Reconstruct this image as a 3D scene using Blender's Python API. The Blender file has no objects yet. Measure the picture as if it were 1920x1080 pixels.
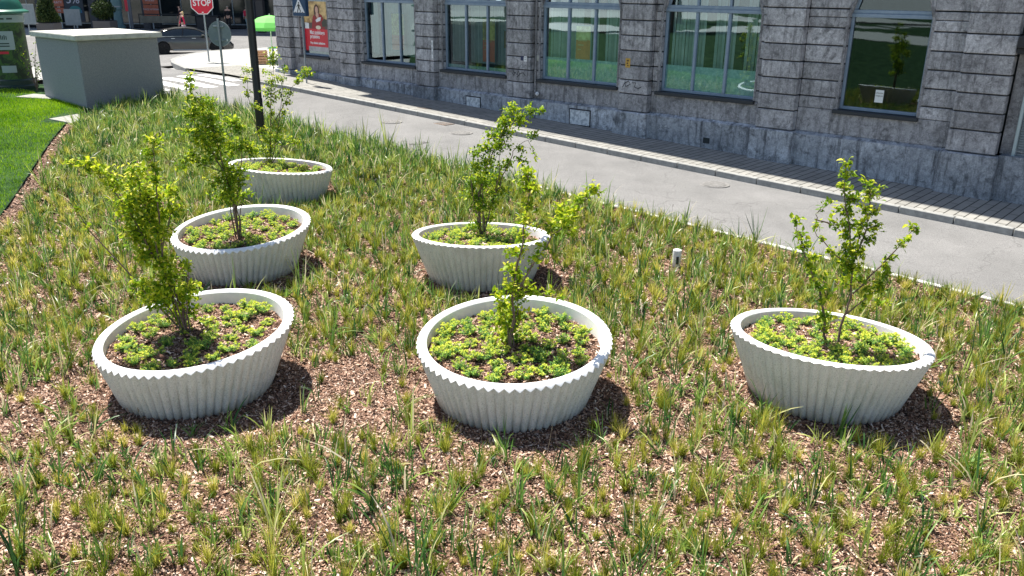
import bpy, bmesh, math, random
import numpy as np
from mathutils import Vector, Matrix
R = math.radians
random.seed(7)
rng = np.random.default_rng(11)
scene = bpy.context.scene
COL = scene.collection
# ------------------------------------------------------------- camera
cam_d = bpy.data.cameras.new('camera')
cam = bpy.data.objects.new('camera', cam_d)
COL.objects.link(cam)
scene.camera = cam
PITCH, ROLL = 0.347041759, 0.00978442611
cam_d.sensor_width = 36.0
cam_d.lens = 36.0 * 1564.88 / 1920.0
cam_d.clip_end = 2000
cp, sp = math.cos(PITCH), math.sin(PITCH)
cr, sr = math.cos(ROLL), math.sin(ROLL)
fw = Vector((0, cp, -sp)); r0 = Vector((1, 0, 0)); u0 = Vector((0, sp, cp))
r2 = r0 * cr + u0 * sr; u2 = -r0 * sr + u0 * cr
cam.matrix_world = Matrix(((r2.x, u2.x, -fw.x, 0), (r2.y, u2.y, -fw.y, 0), (r2.z, u2.z, -fw.z, 4.0), (0, 0, 0, 1)))
# ------------------------------------------------------------- light
TOSUN = Vector((-0.300, 0.354, 1.0)).normalized()
w = bpy.data.worlds.new('World'); scene.world = w; w.use_nodes = True
nt = w.node_tree; bg = nt.nodes['Background']
sky = nt.nodes.new('ShaderNodeTexSky'); sky.sky_type = 'NISHITA'; sky.sun_disc = False
sky.sun_elevation = math.asin(TOSUN.z); sky.sun_rotation = math.atan2(TOSUN.x, TOSUN.y)
nt.links.new(sky.outputs[0], bg.inputs[0]); bg.inputs[1].default_value = 0.08
sun_d = bpy.data.lights.new('sun', 'SUN'); sun_d.energy = 5.0; sun_d.angle = R(0.5); sun_d.color = (1.0, 0.955, 0.88)
sun = bpy.data.objects.new('sun', sun_d); COL.objects.link(sun)
sun.rotation_euler = TOSUN.to_track_quat('Z', 'Y').to_euler(); sun.location = (-10, 10, 30)
vs = scene.view_settings
vs.view_transform = 'Standard'; vs.look = 'None'; vs.exposure = 0.98; vs.gamma = 1.0
# ------------------------------------------------------------- helpers
def tag(o, label=None, cat=None, group=None, kind=None):
    if label: o['label'] = label
    if cat: o['category'] = cat
    if group: o['group'] = group
    if kind: o['kind'] = kind
    return o
def empty(name, loc=(0, 0, 0), rz=0):
    o = bpy.data.objects.new(name, None); COL.objects.link(o); o.empty_display_size = .2
    o.location = loc; o.rotation_euler = (0, 0, rz); return o
def obj(name, me, parent=None, loc=None, rot=None):
    o = bpy.data.objects.new(name, me); COL.objects.link(o)
    if parent is not None: o.parent = parent
    if loc is not None: o.location = loc
    if rot is not None: o.rotation_euler = rot
    return o
def children(o): return [c for c in bpy.data.objects if c.parent == o]
def copy_tree(o, parent=None):
    c = o.copy(); COL.objects.link(c); c.parent = parent
    for ch in children(o): copy_tree(ch, c)
    return c
def np_mesh(name, verts, faces, mat, tint=None, smooth=False):
    """verts (N,3); faces (M,k) all the same k"""
    me = bpy.data.meshes.new(name)
    verts = np.asarray(verts, dtype=np.float32); faces = np.asarray(faces, dtype=np.int32)
    M, k = faces.shape
    me.vertices.add(len(verts)); me.vertices.foreach_set('co', verts.ravel())
    me.loops.add(M * k); me.loops.foreach_set('vertex_index', faces.ravel())
    me.polygons.add(M); me.polygons.foreach_set('loop_start', np.arange(0, M * k, k, dtype=np.int32))
    me.update(calc_edges=True)
    if smooth: me.polygons.foreach_set('use_smooth', np.ones(M, dtype=bool))
    if tint is not None:
        a = me.attributes.new('tint', 'FLOAT', 'FACE'); a.data.foreach_set('value', np.asarray(tint, dtype=np.float32))
    me.materials.append(mat)
    return me
class MB:
    """collects simple shapes, builds one mesh object"""
    def __init__(s): s.bm = bmesh.new(); s.tl = s.bm.faces.layers.float.new('tint')
    def quadbox(s, P, bevel=0):
        """P: 8 points bottom 4 ccw, top 4"""
        v = [s.bm.verts.new(p) for p in P]
        fs = [(0, 3, 2, 1), (4, 5, 6, 7), (0, 1, 5, 4), (1, 2, 6, 5), (2, 3, 7, 6), (3, 0, 4, 7)]
        f = [s.bm.faces.new([v[i] for i in q]) for q in fs]
        tv = random.random()
        for q in f: q[s.tl] = tv
        if bevel:
            es = list({e for q in f for e in q.edges})
            bmesh.ops.bevel(s.bm, geom=es, offset=bevel, segments=1, affect='EDGES', profile=.5)
        return s
    def box(s, x0, x1, y0, y1, z0, z1, bevel=0, M=None):
        P = [(x0, y0, z0), (x1, y0, z0), (x1, y1, z0), (x0, y1, z0), (x0, y0, z1), (x1, y0, z1), (x1, y1, z1), (x0, y1, z1)]
        if M is not None: P = [M @ Vector(p) for p in P]
        return s.quadbox(P, bevel)
    def poly(s, pts):
        s.bm.faces.new([s.bm.verts.new(p) for p in pts]); return s
    def prism(s, pts, vec):
        n = len(pts); vec = Vector(vec)
        a = [s.bm.verts.new(p) for p in pts]; b = [s.bm.verts.new(Vector(p) + vec) for p in pts]
        s.bm.faces.new(a[::-1]); s.bm.faces.new(b)
        for i in range(n): s.bm.faces.new((a[i], a[(i + 1) % n], b[(i + 1) % n], b[i]))
        return s
    def lathe(s, prof, seg=24, c=(0, 0, 0), M=None):
        rings = []
        for r, z in prof:
            ring = []
            for i in range(seg):
                t = 2 * math.pi * i / seg
                p = Vector((c[0] + r * math.cos(t), c[1] + r * math.sin(t), c[2] + z))
                ring.append(s.bm.verts.new(M @ p if M is not None else p))
            rings.append(ring)
        for a, b in zip(rings, rings[1:]):
            for i in range(seg): s.bm.faces.new((a[i], a[(i + 1) % seg], b[(i + 1) % seg], b[i]))
        s.bm.faces.new(rings[0][::-1]); s.bm.faces.new(rings[-1])
        return s
    def tube(s, pts, radii, seg=6):
        pts = [Vector(p) for p in pts]
        if not hasattr(radii, '__len__'): radii = [radii] * len(pts)
        rings = []
        for i, p in enumerate(pts):
            d = (pts[min(i + 1, len(pts) - 1)] - pts[max(i - 1, 0)]).normalized()
            a = d.orthogonal().normalized() if i == 0 else (pa - d * pa.dot(d)).normalized()
            pa = a; b = d.cross(a)
            rings.append([s.bm.verts.new(p + (a * math.cos(2 * math.pi * k / seg) + b * math.sin(2 * math.pi * k / seg)) * radii[i]) for k in range(seg)])
        for a, b in zip(rings, rings[1:]):
            for i in range(seg): s.bm.faces.new((a[i], a[(i + 1) % seg], b[(i + 1) % seg], b[i]))
        s.bm.faces.new(rings[0][::-1]); s.bm.faces.new(rings[-1])
        return s
    def mesh(s, name, mat, smooth=False):
        bmesh.ops.recalc_face_normals(s.bm, faces=s.bm.faces)
        me = bpy.data.meshes.new(name); s.bm.to_mesh(me); s.bm.free(); me.materials.append(mat)
        if smooth:
            me.polygons.foreach_set('use_smooth', np.ones(len(me.polygons), dtype=bool))
            try: me.set_sharp_from_angle(angle=R(35))
            except Exception: pass
        return me
    def build(s, name, mat, parent=None, smooth=False, loc=None, rot=None):
        return obj(name, s.mesh(name, mat, smooth), parent, loc, rot)
def text_obj(name, body, size, mat, M, parent=None, ext=.004, align='CENTER', bold=0.0, xs=1.0):
    cu = bpy.data.curves.new(name, 'FONT'); cu.body = body; cu.size = size; cu.extrude = ext; cu.offset = bold
    cu.align_x = align; cu.align_y = 'CENTER'; cu.resolution_u = 3
    t = bpy.data.objects.new(name + '_tmp', cu); COL.objects.link(t)
    bpy.context.view_layer.update()
    me = bpy.data.meshes.new_from_object(t.evaluated_get(bpy.context.evaluated_depsgraph_get()))
    bpy.data.objects.remove(t)
    me.transform(Matrix.Diagonal((xs, 1, 1, 1))); me.transform(M); me.materials.clear(); me.materials.append(mat); me.name = name
    return obj(name, me, parent)
# ------------------------------------------------------------- materials
def mat(name, color=(.5, .5, .5), rough=.8, metal=0, spec=None):
    m = bpy.data.materials.new(name); m.use_nodes = True
    b = m.node_tree.nodes['Principled BSDF']
    b.inputs['Base Color'].default_value = (*color, 1); b.inputs['Roughness'].default_value = rough
    b.inputs['Metallic'].default_value = metal
    if spec is not None: b.inputs['Specular IOR Level'].default_value = spec
    return m
def nd(m, t, **k):
    n = m.node_tree.nodes.new(t)
    for a, v in k.items(): setattr(n, a, v)
    return n
def lk(m, a, b): m.node_tree.links.new(a, b)
def B(m): return m.node_tree.nodes['Principled BSDF']
def ramp(m, fac, stops, interp='LINEAR'):
    n = nd(m, 'ShaderNodeValToRGB'); cr_ = n.color_ramp; cr_.interpolation = interp
    while len(cr_.elements) < len(stops): cr_.elements.new(.5)
    for e, (p, c) in zip(cr_.elements, stops):
        e.position = p; e.color = (*c, 1) if hasattr(c, '__len__') else (c, c, c, 1)
    lk(m, fac, n.inputs[0]); return n.outputs[0]
def coords(m, scale=(1, 1, 1), rot=(0, 0, 0), kind='Object'):
    tc = nd(m, 'ShaderNodeTexCoord'); mp = nd(m, 'ShaderNodeMapping')
    mp.inputs['Scale'].default_value = scale; mp.inputs['Rotation'].default_value = rot
    lk(m, tc.outputs[kind], mp.inputs[0]); return mp.outputs[0]
def noise(m, vec, scale, detail=4, rough=.6, dist=0):
    n = nd(m, 'ShaderNodeTexNoise'); n.inputs['Scale'].default_value = scale; n.inputs['Detail'].default_value = detail
    n.inputs['Roughness'].default_value = rough; n.inputs['Distortion'].default_value = dist
    lk(m, vec, n.inputs['Vector']); return n.outputs[0]
def mixc(m, fac, a, b, mode='MIX'):
    n = nd(m, 'ShaderNodeMix', data_type='RGBA', blend_type=mode)
    for s_, v in ((n.inputs[0], fac), (n.inputs[6], a), (n.inputs[7], b)):
        if hasattr(v, 'links'): lk(m, v, s_)
        elif hasattr(v, '__len__'): s_.default_value = (*v, 1)
        elif s_ == n.inputs[0]: s_.default_value = v
        else: s_.default_value = (v, v, v, 1)
    return n.outputs[2]
def bump(m, h, strength=.3, dist=.01):
    n = nd(m, 'ShaderNodeBump'); n.inputs['Strength'].default_value = strength; n.inputs['Distance'].default_value = dist
    lk(m, h, n.inputs['Height']); lk(m, n.outputs[0], B(m).inputs['Normal']); return n
def noisy(name, c1, c2, scale=8, rough=.85, lo=.35, hi=.65, bs=0, bd=.01, spec=None, metal=0):
    m = mat(name, c1, rough, metal, spec); v = coords(m)
    f = noise(m, v, scale, 6, .65)
    lk(m, ramp(m, f, [(lo, c1), (hi, c2)]), B(m).inputs['Base Color'])
    if bs: bump(m, noise(m, v, scale * 5, 4), bs, bd)
    return m
def leafy(name, stops, trans=.35, rough=.45, spec=.3):
    m = mat(name, (.1, .2, .05), rough, 0, spec); b = B(m)
    at = nd(m, 'ShaderNodeAttribute', attribute_name='tint')
    c = ramp(m, at.outputs['Fac'], stops)
    lk(m, c, b.inputs['Base Color'])
    tr = nd(m, 'ShaderNodeBsdfTranslucent'); lk(m, c, tr.inputs[0])
    mx = nd(m, 'ShaderNodeMixShader'); mx.inputs[0].default_value = trans
    lk(m, b.outputs[0], mx.inputs[1]); lk(m, tr.outputs[0], mx.inputs[2])
    lk(m, mx.outputs[0], m.node_tree.nodes['Material Output'].inputs[0])
    return m
PHI = -0.73635446
def masonry(name, ca, cb, cs, streak=.5, dirt=.6, brd=.5, spots=.5):
    m = mat(name, ca, .9, 0, .25)
    v = coords(m); base = noise(m, v, 1.3, 6, .7)
    c = ramp(m, base, [(.34, ca), (.66, cb)])
    at = nd(m, 'ShaderNodeAttribute', attribute_name='tint'); c = mixc(m, .8, c, ramp(m, at.outputs['Fac'], [(0, .62), (.5, .92), (1, 1.15)]), 'MULTIPLY')
    fine = noise(m, v, 38, 4, .7)
    c = mixc(m, .7, c, ramp(m, fine, [(.3, .4), (.7, 1.05)]), 'MULTIPLY')
    vs_ = coords(m, (3.2, 3.2, .35)); st = noise(m, vs_, 2.2, 5, .7)
    c = mixc(m, ramp(m, st, [(.5, 0), (.68, streak)]), c, cs)
    pt = noise(m, v, 3.6, 5, .75, .6)
    c = mixc(m, ramp(m, pt, [(.51, 0), (.66, dirt)]), c, tuple(x * .30 for x in ca))
    mid = noise(m, v, 11, 5, .75, .3); c = mixc(m, .75, c, ramp(m, mid, [(.34, .55), (.5, .95), (.66, 1.25)]), 'MULTIPLY')
    pl = noise(m, coords(m, (1, 1, .5)), 5.5, 5, .8, .3)
    c = mixc(m, ramp(m, pl, [(.6, 0), (.75, spots)]), c, tuple(min(1, x * 1.5) for x in cb))
    lk(m, c, B(m).inputs['Base Color'])
    bump(m, fine, brd, .012)
    return m
M = {}
M['wall'] = masonry('weathered_plaster', (.42, .41, .42), (.70, .69, .70), (.10, .098, .10), .7, .85)
M['plinth'] = masonry('plinth_render', (.38, .405, .44), (.68, .71, .75), (.075, .08, .09), .9, .85)
M['groove'] = mat('dark_joint', (.035, .035, .037), .95)  # near-black even colour that makes the block joints read as dark lines
M['frame'] = noisy('blue_grey_frame', (.20, .27, .35), (.26, .33, .41), 6, .5)
M['sill'] = mat('dark_sill', (.025, .03, .036), .6)
M['dark'] = mat('dark_interior', (.03, .034, .036), .9)
M['inner'] = noisy('interior_wall', (.05, .065, .065), (.10, .12, .115), 1.5, .9)
def glassmat(name, refl=.20, tint=(.66, .80, .79), rc=(.62, .78, .84)):
    m = bpy.data.materials.new(name); m.use_nodes = True; t = m.node_tree; t.nodes.remove(t.nodes['Principled BSDF'])
    g = nd(m, 'ShaderNodeBsdfGlossy'); g.inputs[0].default_value = (*rc, 1); g.inputs['Roughness'].default_value = .015
    tr = nd(m, 'ShaderNodeBsdfTransparent'); tr.inputs[0].default_value = (*tint, 1)
    fr = nd(m, 'ShaderNodeFresnel'); fr.inputs[0].default_value = 1.5
    ad = nd(m, 'ShaderNodeMath', operation='ADD'); ad.inputs[1].default_value = refl; lk(m, fr.outputs[0], ad.inputs[0])
    mx = nd(m, 'ShaderNodeMixShader'); lk(m, ad.outputs[0], mx.inputs[0]); lk(m, tr.outputs[0], mx.inputs[1]); lk(m, g.outputs[0], mx.inputs[2])
    v = coords(m); bp = nd(m, 'ShaderNodeBump'); bp.inputs['Strength'].default_value = .03; bp.inputs['Distance'].default_value = .02
    lk(m, noise(m, v, 1.1, 2), bp.inputs['Height']); lk(m, bp.outputs[0], g.inputs['Normal'])
    lk(m, mx.outputs[0], t.nodes['Material Output'].inputs[0]); return m
M['glass'] = glassmat('window_glass')
M['glass_dark'] = glassmat('dark_window_glass', .08, (.30, .42, .40))
M['blind'] = noisy('vertical_blind', (.40, .50, .47), (.62, .68, .66), 2, .8)
M['film'] = noisy('frosted_film', (.28, .50, .47), (.55, .76, .73), 14, .5, .35, .65)
M['metal'] = mat('galvanised_steel', (.30, .34, .37), .45, .7)
M['signback'] = noisy('sign_back_grey', (.17, .21, .23), (.23, .27, .29), 4, .5)
M['black'] = mat('black_paint', (.008, .008, .009), .35)
M['white'] = mat('white_paint', (.78, .78, .78), .5)
M['red'] = mat('sign_red', (.62, .012, .04), .4)
M['blue'] = mat('sign_blue', (.01, .05, .12), .4)
M['kerb'] = noisy('kerb_concrete', (.24, .24, .23), (.36, .36, .34), 9, .9, bs=.2)
M['edging'] = noisy('edging_concrete', (.50, .49, .45), (.62, .61, .57), 9, .9, bs=.2)
M['slab'] = noisy('paving_slab', (.24, .24, .21), (.36, .355, .32), 6, .9, bs=.2)
M['roadpaint'] = noisy('road_marking', (.55, .55, .54), (.80, .80, .78), 5, .8, .3, .5)
M['iron'] = noisy('cast_iron', (.15, .145, .135), (.26, .25, .24), 20, .8)
M['rust'] = noisy('rusty_iron', (.16, .10, .07), (.28, .21, .16), 18, .8)
def asphalt():
    m = mat('asphalt', (.3, .3, .3), .92, 0, .3); v = coords(m)
    c = ramp(m, noise(m, v, .55, 6, .7), [(.3, (.175, .173, .169)), (.7, (.245, .24, .234))])
    vv = coords(m, (1, .16, 1), (0, 0, -PHI)); c = mixc(m, .35, c, ramp(m, noise(m, vv, 1.3, 5), [(.35, .72), (.65, 1)]), 'MULTIPLY')
    sp_ = noise(m, v, 70, 3, .85); c = mixc(m, .9, c, ramp(m, sp_, [(.34, .42), (.5, 1.0), (.66, 1.32)]), 'MULTIPLY')
    vo = nd(m, 'ShaderNodeTexVoronoi', feature='DISTANCE_TO_EDGE'); vo.inputs['Scale'].default_value = .22
    wv = nd(m, 'ShaderNodeVectorMath', operation='ADD'); lk(m, v, wv.inputs[0]); nn_ = nd(m, 'ShaderNodeTexNoise'); nn_.inputs['Scale'].default_value = 1.6; lk(m, v, nn_.inputs['Vector']); lk(m, nn_.outputs[1], wv.inputs[1]); lk(m, wv.outputs[0], vo.inputs['Vector'])
    c = mixc(m, ramp(m, vo.outputs['Distance'], [(0, .45), (.0035, 0)]), c, (.06, .058, .055))
    st = noise(m, v, 1.7, 3, .6, 1.0); c = mixc(m, ramp(m, st, [(.66, 0), (.74, .3)]), c, (.11, .108, .10))
    lk(m, c, B(m).inputs['Base Color']); bump(m, sp_, .35, .006); return m
M['asphalt'] = asphalt()
def pavers(name, c1, c2, mortar, bw, bh, rot=0, sc=1):
    m = mat(name, c1, .9, 0, .3); v = coords(m, (1, 1, 1), (0, 0, rot))
    br = nd(m, 'ShaderNodeTexBrick'); lk(m, v, br.inputs[0])
    br.inputs['Color1'].default_value = (*c1, 1); br.inputs['Color2'].default_value = (*c2, 1); br.inputs['Mortar'].default_value = (*mortar, 1)
    br.inputs['Scale'].default_value = sc; br.inputs['Mortar Size'].default_value = .012; br.inputs['Brick Width'].default_value = bw; br.inputs['Row Height'].default_value = bh
    c = mixc(m, .6, br.outputs[0], ramp(m, noise(m, coords(m), 2.2, 5, .7), [(.3, .66), (.7, 1.05)]), 'MULTIPLY')
    lk(m, c, B(m).inputs['Base Color']); bump(m, br.outputs['Fac'], -.4, .01); return m
M['pavers'] = pavers('pavement_slabs', (.28, .272, .25), (.34, .33, .30), (.06, .057, .05), .9, .18, -PHI + math.pi / 2)
M['plaza'] = pavers('plaza_paving', (.40, .395, .37), (.47, .465, .44), (.25, .245, .23), .4, .2, -PHI)
M['path'] = noisy('pale_path', (.42, .42, .38), (.50, .49, .45), 2, .9)
def mulch(name):
    m = mat(name, (.2, .1, .07), .95, 0, .2)
    cols = [(0, (.03, .017, .012)), (.3, (.10, .05, .033)), (.6, (.22, .125, .085)), (.85, (.34, .22, .165)), (1, (.52, .38, .30))]
    outs = []
    for i, (sc, rot) in enumerate((((22, 70, 30), .5), ((62, 24, 30), 1.1), ((30, 78, 30), 2.2))):
        v = coords(m, sc, (0, 0, rot)); vo = nd(m, 'ShaderNodeTexVoronoi'); vo.inputs['Scale'].default_value = 1.0; lk(m, v, vo.inputs['Vector'])
        sp_ = nd(m, 'ShaderNodeSeparateColor'); lk(m, vo.outputs['Color'], sp_.inputs[0])
        outs.append((sp_.outputs[0], sp_.outputs[1], vo.outputs['Distance'], ramp(m, sp_.outputs[0], cols)))
    c = mixc(m, ramp(m, outs[0][1], [(.48, 0), (.52, 1)]), outs[0][3], outs[1][3])
    c = mixc(m, ramp(m, outs[2][1], [(.6, 0), (.64, 1)]), c, outs[2][3])
    c = mixc(m, .75, c, ramp(m, noise(m, coords(m), .9, 4), [(.35, .62), (.65, 1.08)]), 'MULTIPLY')
    lk(m, c, B(m).inputs['Base Color']); bump(m, outs[0][0], .9, .02); return m
M['mulch'] = mulch('bark_mulch')
M['chip'] = leafy('bark_chip', [(0, (.02, .012, .009)), (.3, (.10, .048, .03)), (.55, (.28, .155, .10)), (.8, (.56, .37, .265)), (1, (.88, .74, .62))], .0, .85)
M['lawn'] = noisy('lawn_soil', (.014, .034, .014), (.045, .085, .034), 3, .95, .4, .6, spec=.05)
M['lawngrass'] = leafy('lawn_grass', [(0, (.05, .15, .003)), (.5, (.22, .46, .008)), (1, (.52, .72, .03))], .45, .85, .06)
M['strap'] = leafy('strappy_grass', [(0, (.018, .07, .022)), (.3, (.075, .19, .045)), (.55, (.22, .37, .065)), (.8, (.48, .56, .14)), (.92, (.70, .64, .36)), (1, (.70, .62, .48))], .4, .36, .4)
M['feather'] = leafy('feather_grass', [(0, (.07, .105, .01)), (.4, (.27, .33, .035)), (.75, (.60, .57, .10)), (1, (.86, .74, .26))], .5, .7, .1)
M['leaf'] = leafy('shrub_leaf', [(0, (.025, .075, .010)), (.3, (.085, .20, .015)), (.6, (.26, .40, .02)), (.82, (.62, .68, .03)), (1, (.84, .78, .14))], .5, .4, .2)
M['sedum'] = leafy('stonecrop_leaf', [(0, (.035, .13, .05)), (.4, (.12, .30, .08)), (.62, (.40, .58, .09)), (.82, (.74, .78, .13)), (1, (.88, .82, .16))], .35, .6, .15)
M['bark'] = noisy('shrub_bark', (.10, .065, .05), (.2, .14, .11), 30, .85)
def concrete_mat():
    m = mat('planter_concrete', (.6, .6, .58), .8, 0, .3); v0 = coords(m); oi = nd(m, 'ShaderNodeObjectInfo'); va = nd(m, 'ShaderNodeVectorMath', operation='MULTIPLY_ADD'); cmb = nd(m, 'ShaderNodeCombineXYZ'); lk(m, oi.outputs['Random'], cmb.inputs[0]); lk(m, oi.outputs['Random'], cmb.inputs[1]); lk(m, cmb.outputs[0], va.inputs[0]); va.inputs[1].default_value = (37, 23, 0); lk(m, v0, va.inputs[2]); v = va.outputs[0]
    n1 = noise(m, v, 85, 2, .6); n2 = noise(m, v, 3.0, 5, .7)
    c = ramp(m, n1, [(.32, (.55, .55, .53)), (.43, (.78, .78, .755)), (.66, (.88, .88, .86))])
    c = mixc(m, .6, c, ramp(m, n2, [(.3, .82), (.7, 1.0)]), 'MULTIPLY')
    mp = nd(m, 'ShaderNodeMapping'); mp.inputs['Scale'].default_value = (5, 5, .6); lk(m, v, mp.inputs[0]); st = noise(m, mp.outputs[0], 2.0, 5, .7)
    c = mixc(m, ramp(m, st, [(.50, 0), (.72, .5)]), c, (.46, .46, .41))
    sx_ = nd(m, 'ShaderNodeSeparateXYZ'); lk(m, v, sx_.inputs[0]); ma = nd(m, 'ShaderNodeMath', operation='ADD'); lk(m, sx_.outputs[2], ma.inputs[0]); mb_ = nd(m, 'ShaderNodeMath', operation='MULTIPLY'); mb_.inputs[1].default_value = .35; lk(m, noise(m, v, 6, 4, .7), mb_.inputs[0]); lk(m, mb_.outputs[0], ma.inputs[1])
    c = mixc(m, ramp(m, ma.outputs[0], [(.16, .6), (.30, 0)]), c, (.30, .26, .21))
    lk(m, c, B(m).inputs['Base Color']); bump(m, n1, .25, .004); return m
M['planter'] = concrete_mat()
M['rim'] = noisy('planter_rim', (.82, .82, .82), (.90, .90, .89), 12, .75, bs=.1)
M['kiosk'] = noisy('kiosk_concrete', (.235, .245, .262), (.36, .37, .39), 55, .9, .40, .60, .6)
M['kioskroof'] = noisy('kiosk_roof', (.48, .48, .43), (.62, .62, .56), 5, .9, .35, .6, .2)
# ------------------------------------------------------------- site frame
DR = (math.cos(PHI), math.sin(PHI)); NV = (-math.sin(PHI), math.cos(PHI))
D = 18.892
def SN(s, n): return (s * DR[0] + n * NV[0], s * DR[1] + n * NV[1])
def zroad(s): return .1835 - .028986 * (np.clip(s, -30, 12) + 15) - .34 * np.exp(-((s + 46.6) / 3.2) ** 2)
def smooth(t): t = np.clip(t, 0, 1); return t * t * (3 - 2 * t)
def gz(x, y):
    s = x * DR[0] + y * DR[1]; n = x * NV[0] + y * NV[1]
    wn = smooth((n - 9.6) / 3.1); ws = smooth((-15.6 - s) / 7)
    return (1 - (1 - wn) * (1 - ws)) * zroad(s)
def grid_mesh(name, X, Y, Z, m):
    a, b = X.shape
    V = np.stack([X.ravel(), Y.ravel(), Z.ravel()], -1)
    i = np.arange(a * b).reshape(a, b)
    F = np.stack([i[:-1, :-1].ravel(), i[1:, :-1].ravel(), i[1:, 1:].ravel(), i[:-1, 1:].ravel()], -1)
    # face up
    v0, v1, v2 = V[F[0, 0]], V[F[0, 1]], V[F[0, 2]]
    if np.cross(v1 - v0, v2 - v0)[2] < 0: F = F[:, ::-1]
    return np_mesh(name, V, F, m, smooth=True)
def sheet(name, s, n, dz, m, kind='structure'):
    S, N = np.meshgrid(s, n, indexing='ij'); X = S * DR[0] + N * NV[0]; Y = S * DR[1] + N * NV[1]
    o = obj(name, grid_mesh(name, X, Y, gz(X, Y) + dz, m)); tag(o, kind=kind); return o
def lawn_x(y): return np.interp(y, [-60, 4, 7.5, 14.44, 17.58, 22.99, 24.57, 40], [-6.0, -6.0, -6.9, -9.16, -10.27, -12.1, -12.3, -12.3])
def edge_x(y): return (12.9 - NV[1] * y) / NV[0]
# ------------------------------------------------------------- ground
ext = [-900, -400, -200, -120]
sg = np.array(ext + list(np.arange(-80, 40.1, 1.0)) + [60, 120, 300, 900]); ng = np.array(ext + list(np.arange(-80, 60.1, 1.5)) + [90, 150, 300, 900])
sheet('ground', sg, ng, -.10, M['plaza'])
sheet('road', np.arange(-36, 40.1, 1.0), np.array([12.97, 13.5, 14, 15, 16, 16.95]), 0, M['asphalt'])
sheet('cross_road', np.arange(-62, -35.5, 1.0), np.arange(4, 80, 2.0), 0, M['asphalt'])
yy = np.concatenate([np.arange(2, 27.6, .3)]); uu = np.linspace(0, 1, 60)
Yb = np.repeat(yy[:, None], 60, 1); Xl = lawn_x(Yb); Xr = edge_x(Yb); Xb = Xl + (Xr - Xl) * uu[None, :]
zb = gz(Xb, Yb)
zb = zb + .02 * np.sin(Xb * 2.3 + np.sin(Yb * 1.9)) * np.sin(Yb * 2.7 + Xb) * smooth((12.6 - (Xb * NV[0] + Yb * NV[1])) / .8)
bed = obj('planting_bed', grid_mesh('planting_bed', Xb, Yb, zb, M['mulch'])); tag(bed, kind='structure')
yl = np.concatenate([np.arange(-40, 0, 4.0), np.arange(0, 29.6, .5)]); ul = np.concatenate([[0, .3, .55, .7, .8], np.linspace(.85, 1, 40)])
Yl = np.repeat(yl[:, None], len(ul), 1); XR = np.minimum(lawn_x(Yl) - .02, edge_x(Yl)); XL = np.full_like(Yl, -100); X_ = XL + (XR - XL) * ul[None, :]
lawn = obj('lawn', grid_mesh('lawn', X_, Yl, gz(X_, Yl) + .035, M['lawn'])); tag(lawn, kind='structure')
# cross-street side pavement that ends the lawn, and the park path further left
sheet('side_pavement', np.array([-62, -56, -50, -46, -42, -38, -34.5, -33.2]), np.array([5.0, 7, 9, 11, 12.97]), .062, M['plaza'])
def strip(name, P0, P1, dz, m):
    P0 = np.array(P0, float); P1 = np.array(P1, float); t = np.linspace(0, 1, 40)[:, None]
    A = np.stack([np.interp(t[:, 0], np.linspace(0, 1, len(P0)), P0[:, k]) for k in (0, 1)], -1)
    C_ = np.stack([np.interp(t[:, 0], np.linspace(0, 1, len(P1)), P1[:, k]) for k in (0, 1)], -1)
    X = np.stack([A[:, 0], C_[:, 0]], 0); Y = np.stack([A[:, 1], C_[:, 1]], 0)
    o = obj(name, grid_mesh(name, X, Y, gz(X, Y) + dz, m)); tag(o, kind='structure'); return o
strip('park_path', [(-44, 30), (-44, 12), (-41, 0), (-32, -7), (-14, -22)], [(-57, 30), (-57, 10), (-52, -3), (-38, -14), (-18, -30)], .06, M['path'])
strip('far_plaza', [(-74, 30), (-74, 10), (-70, -10), (-55, -30)], [(-99, 30), (-99, 10), (-99, -20), (-99, -40)], .06, M['path'])
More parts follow.
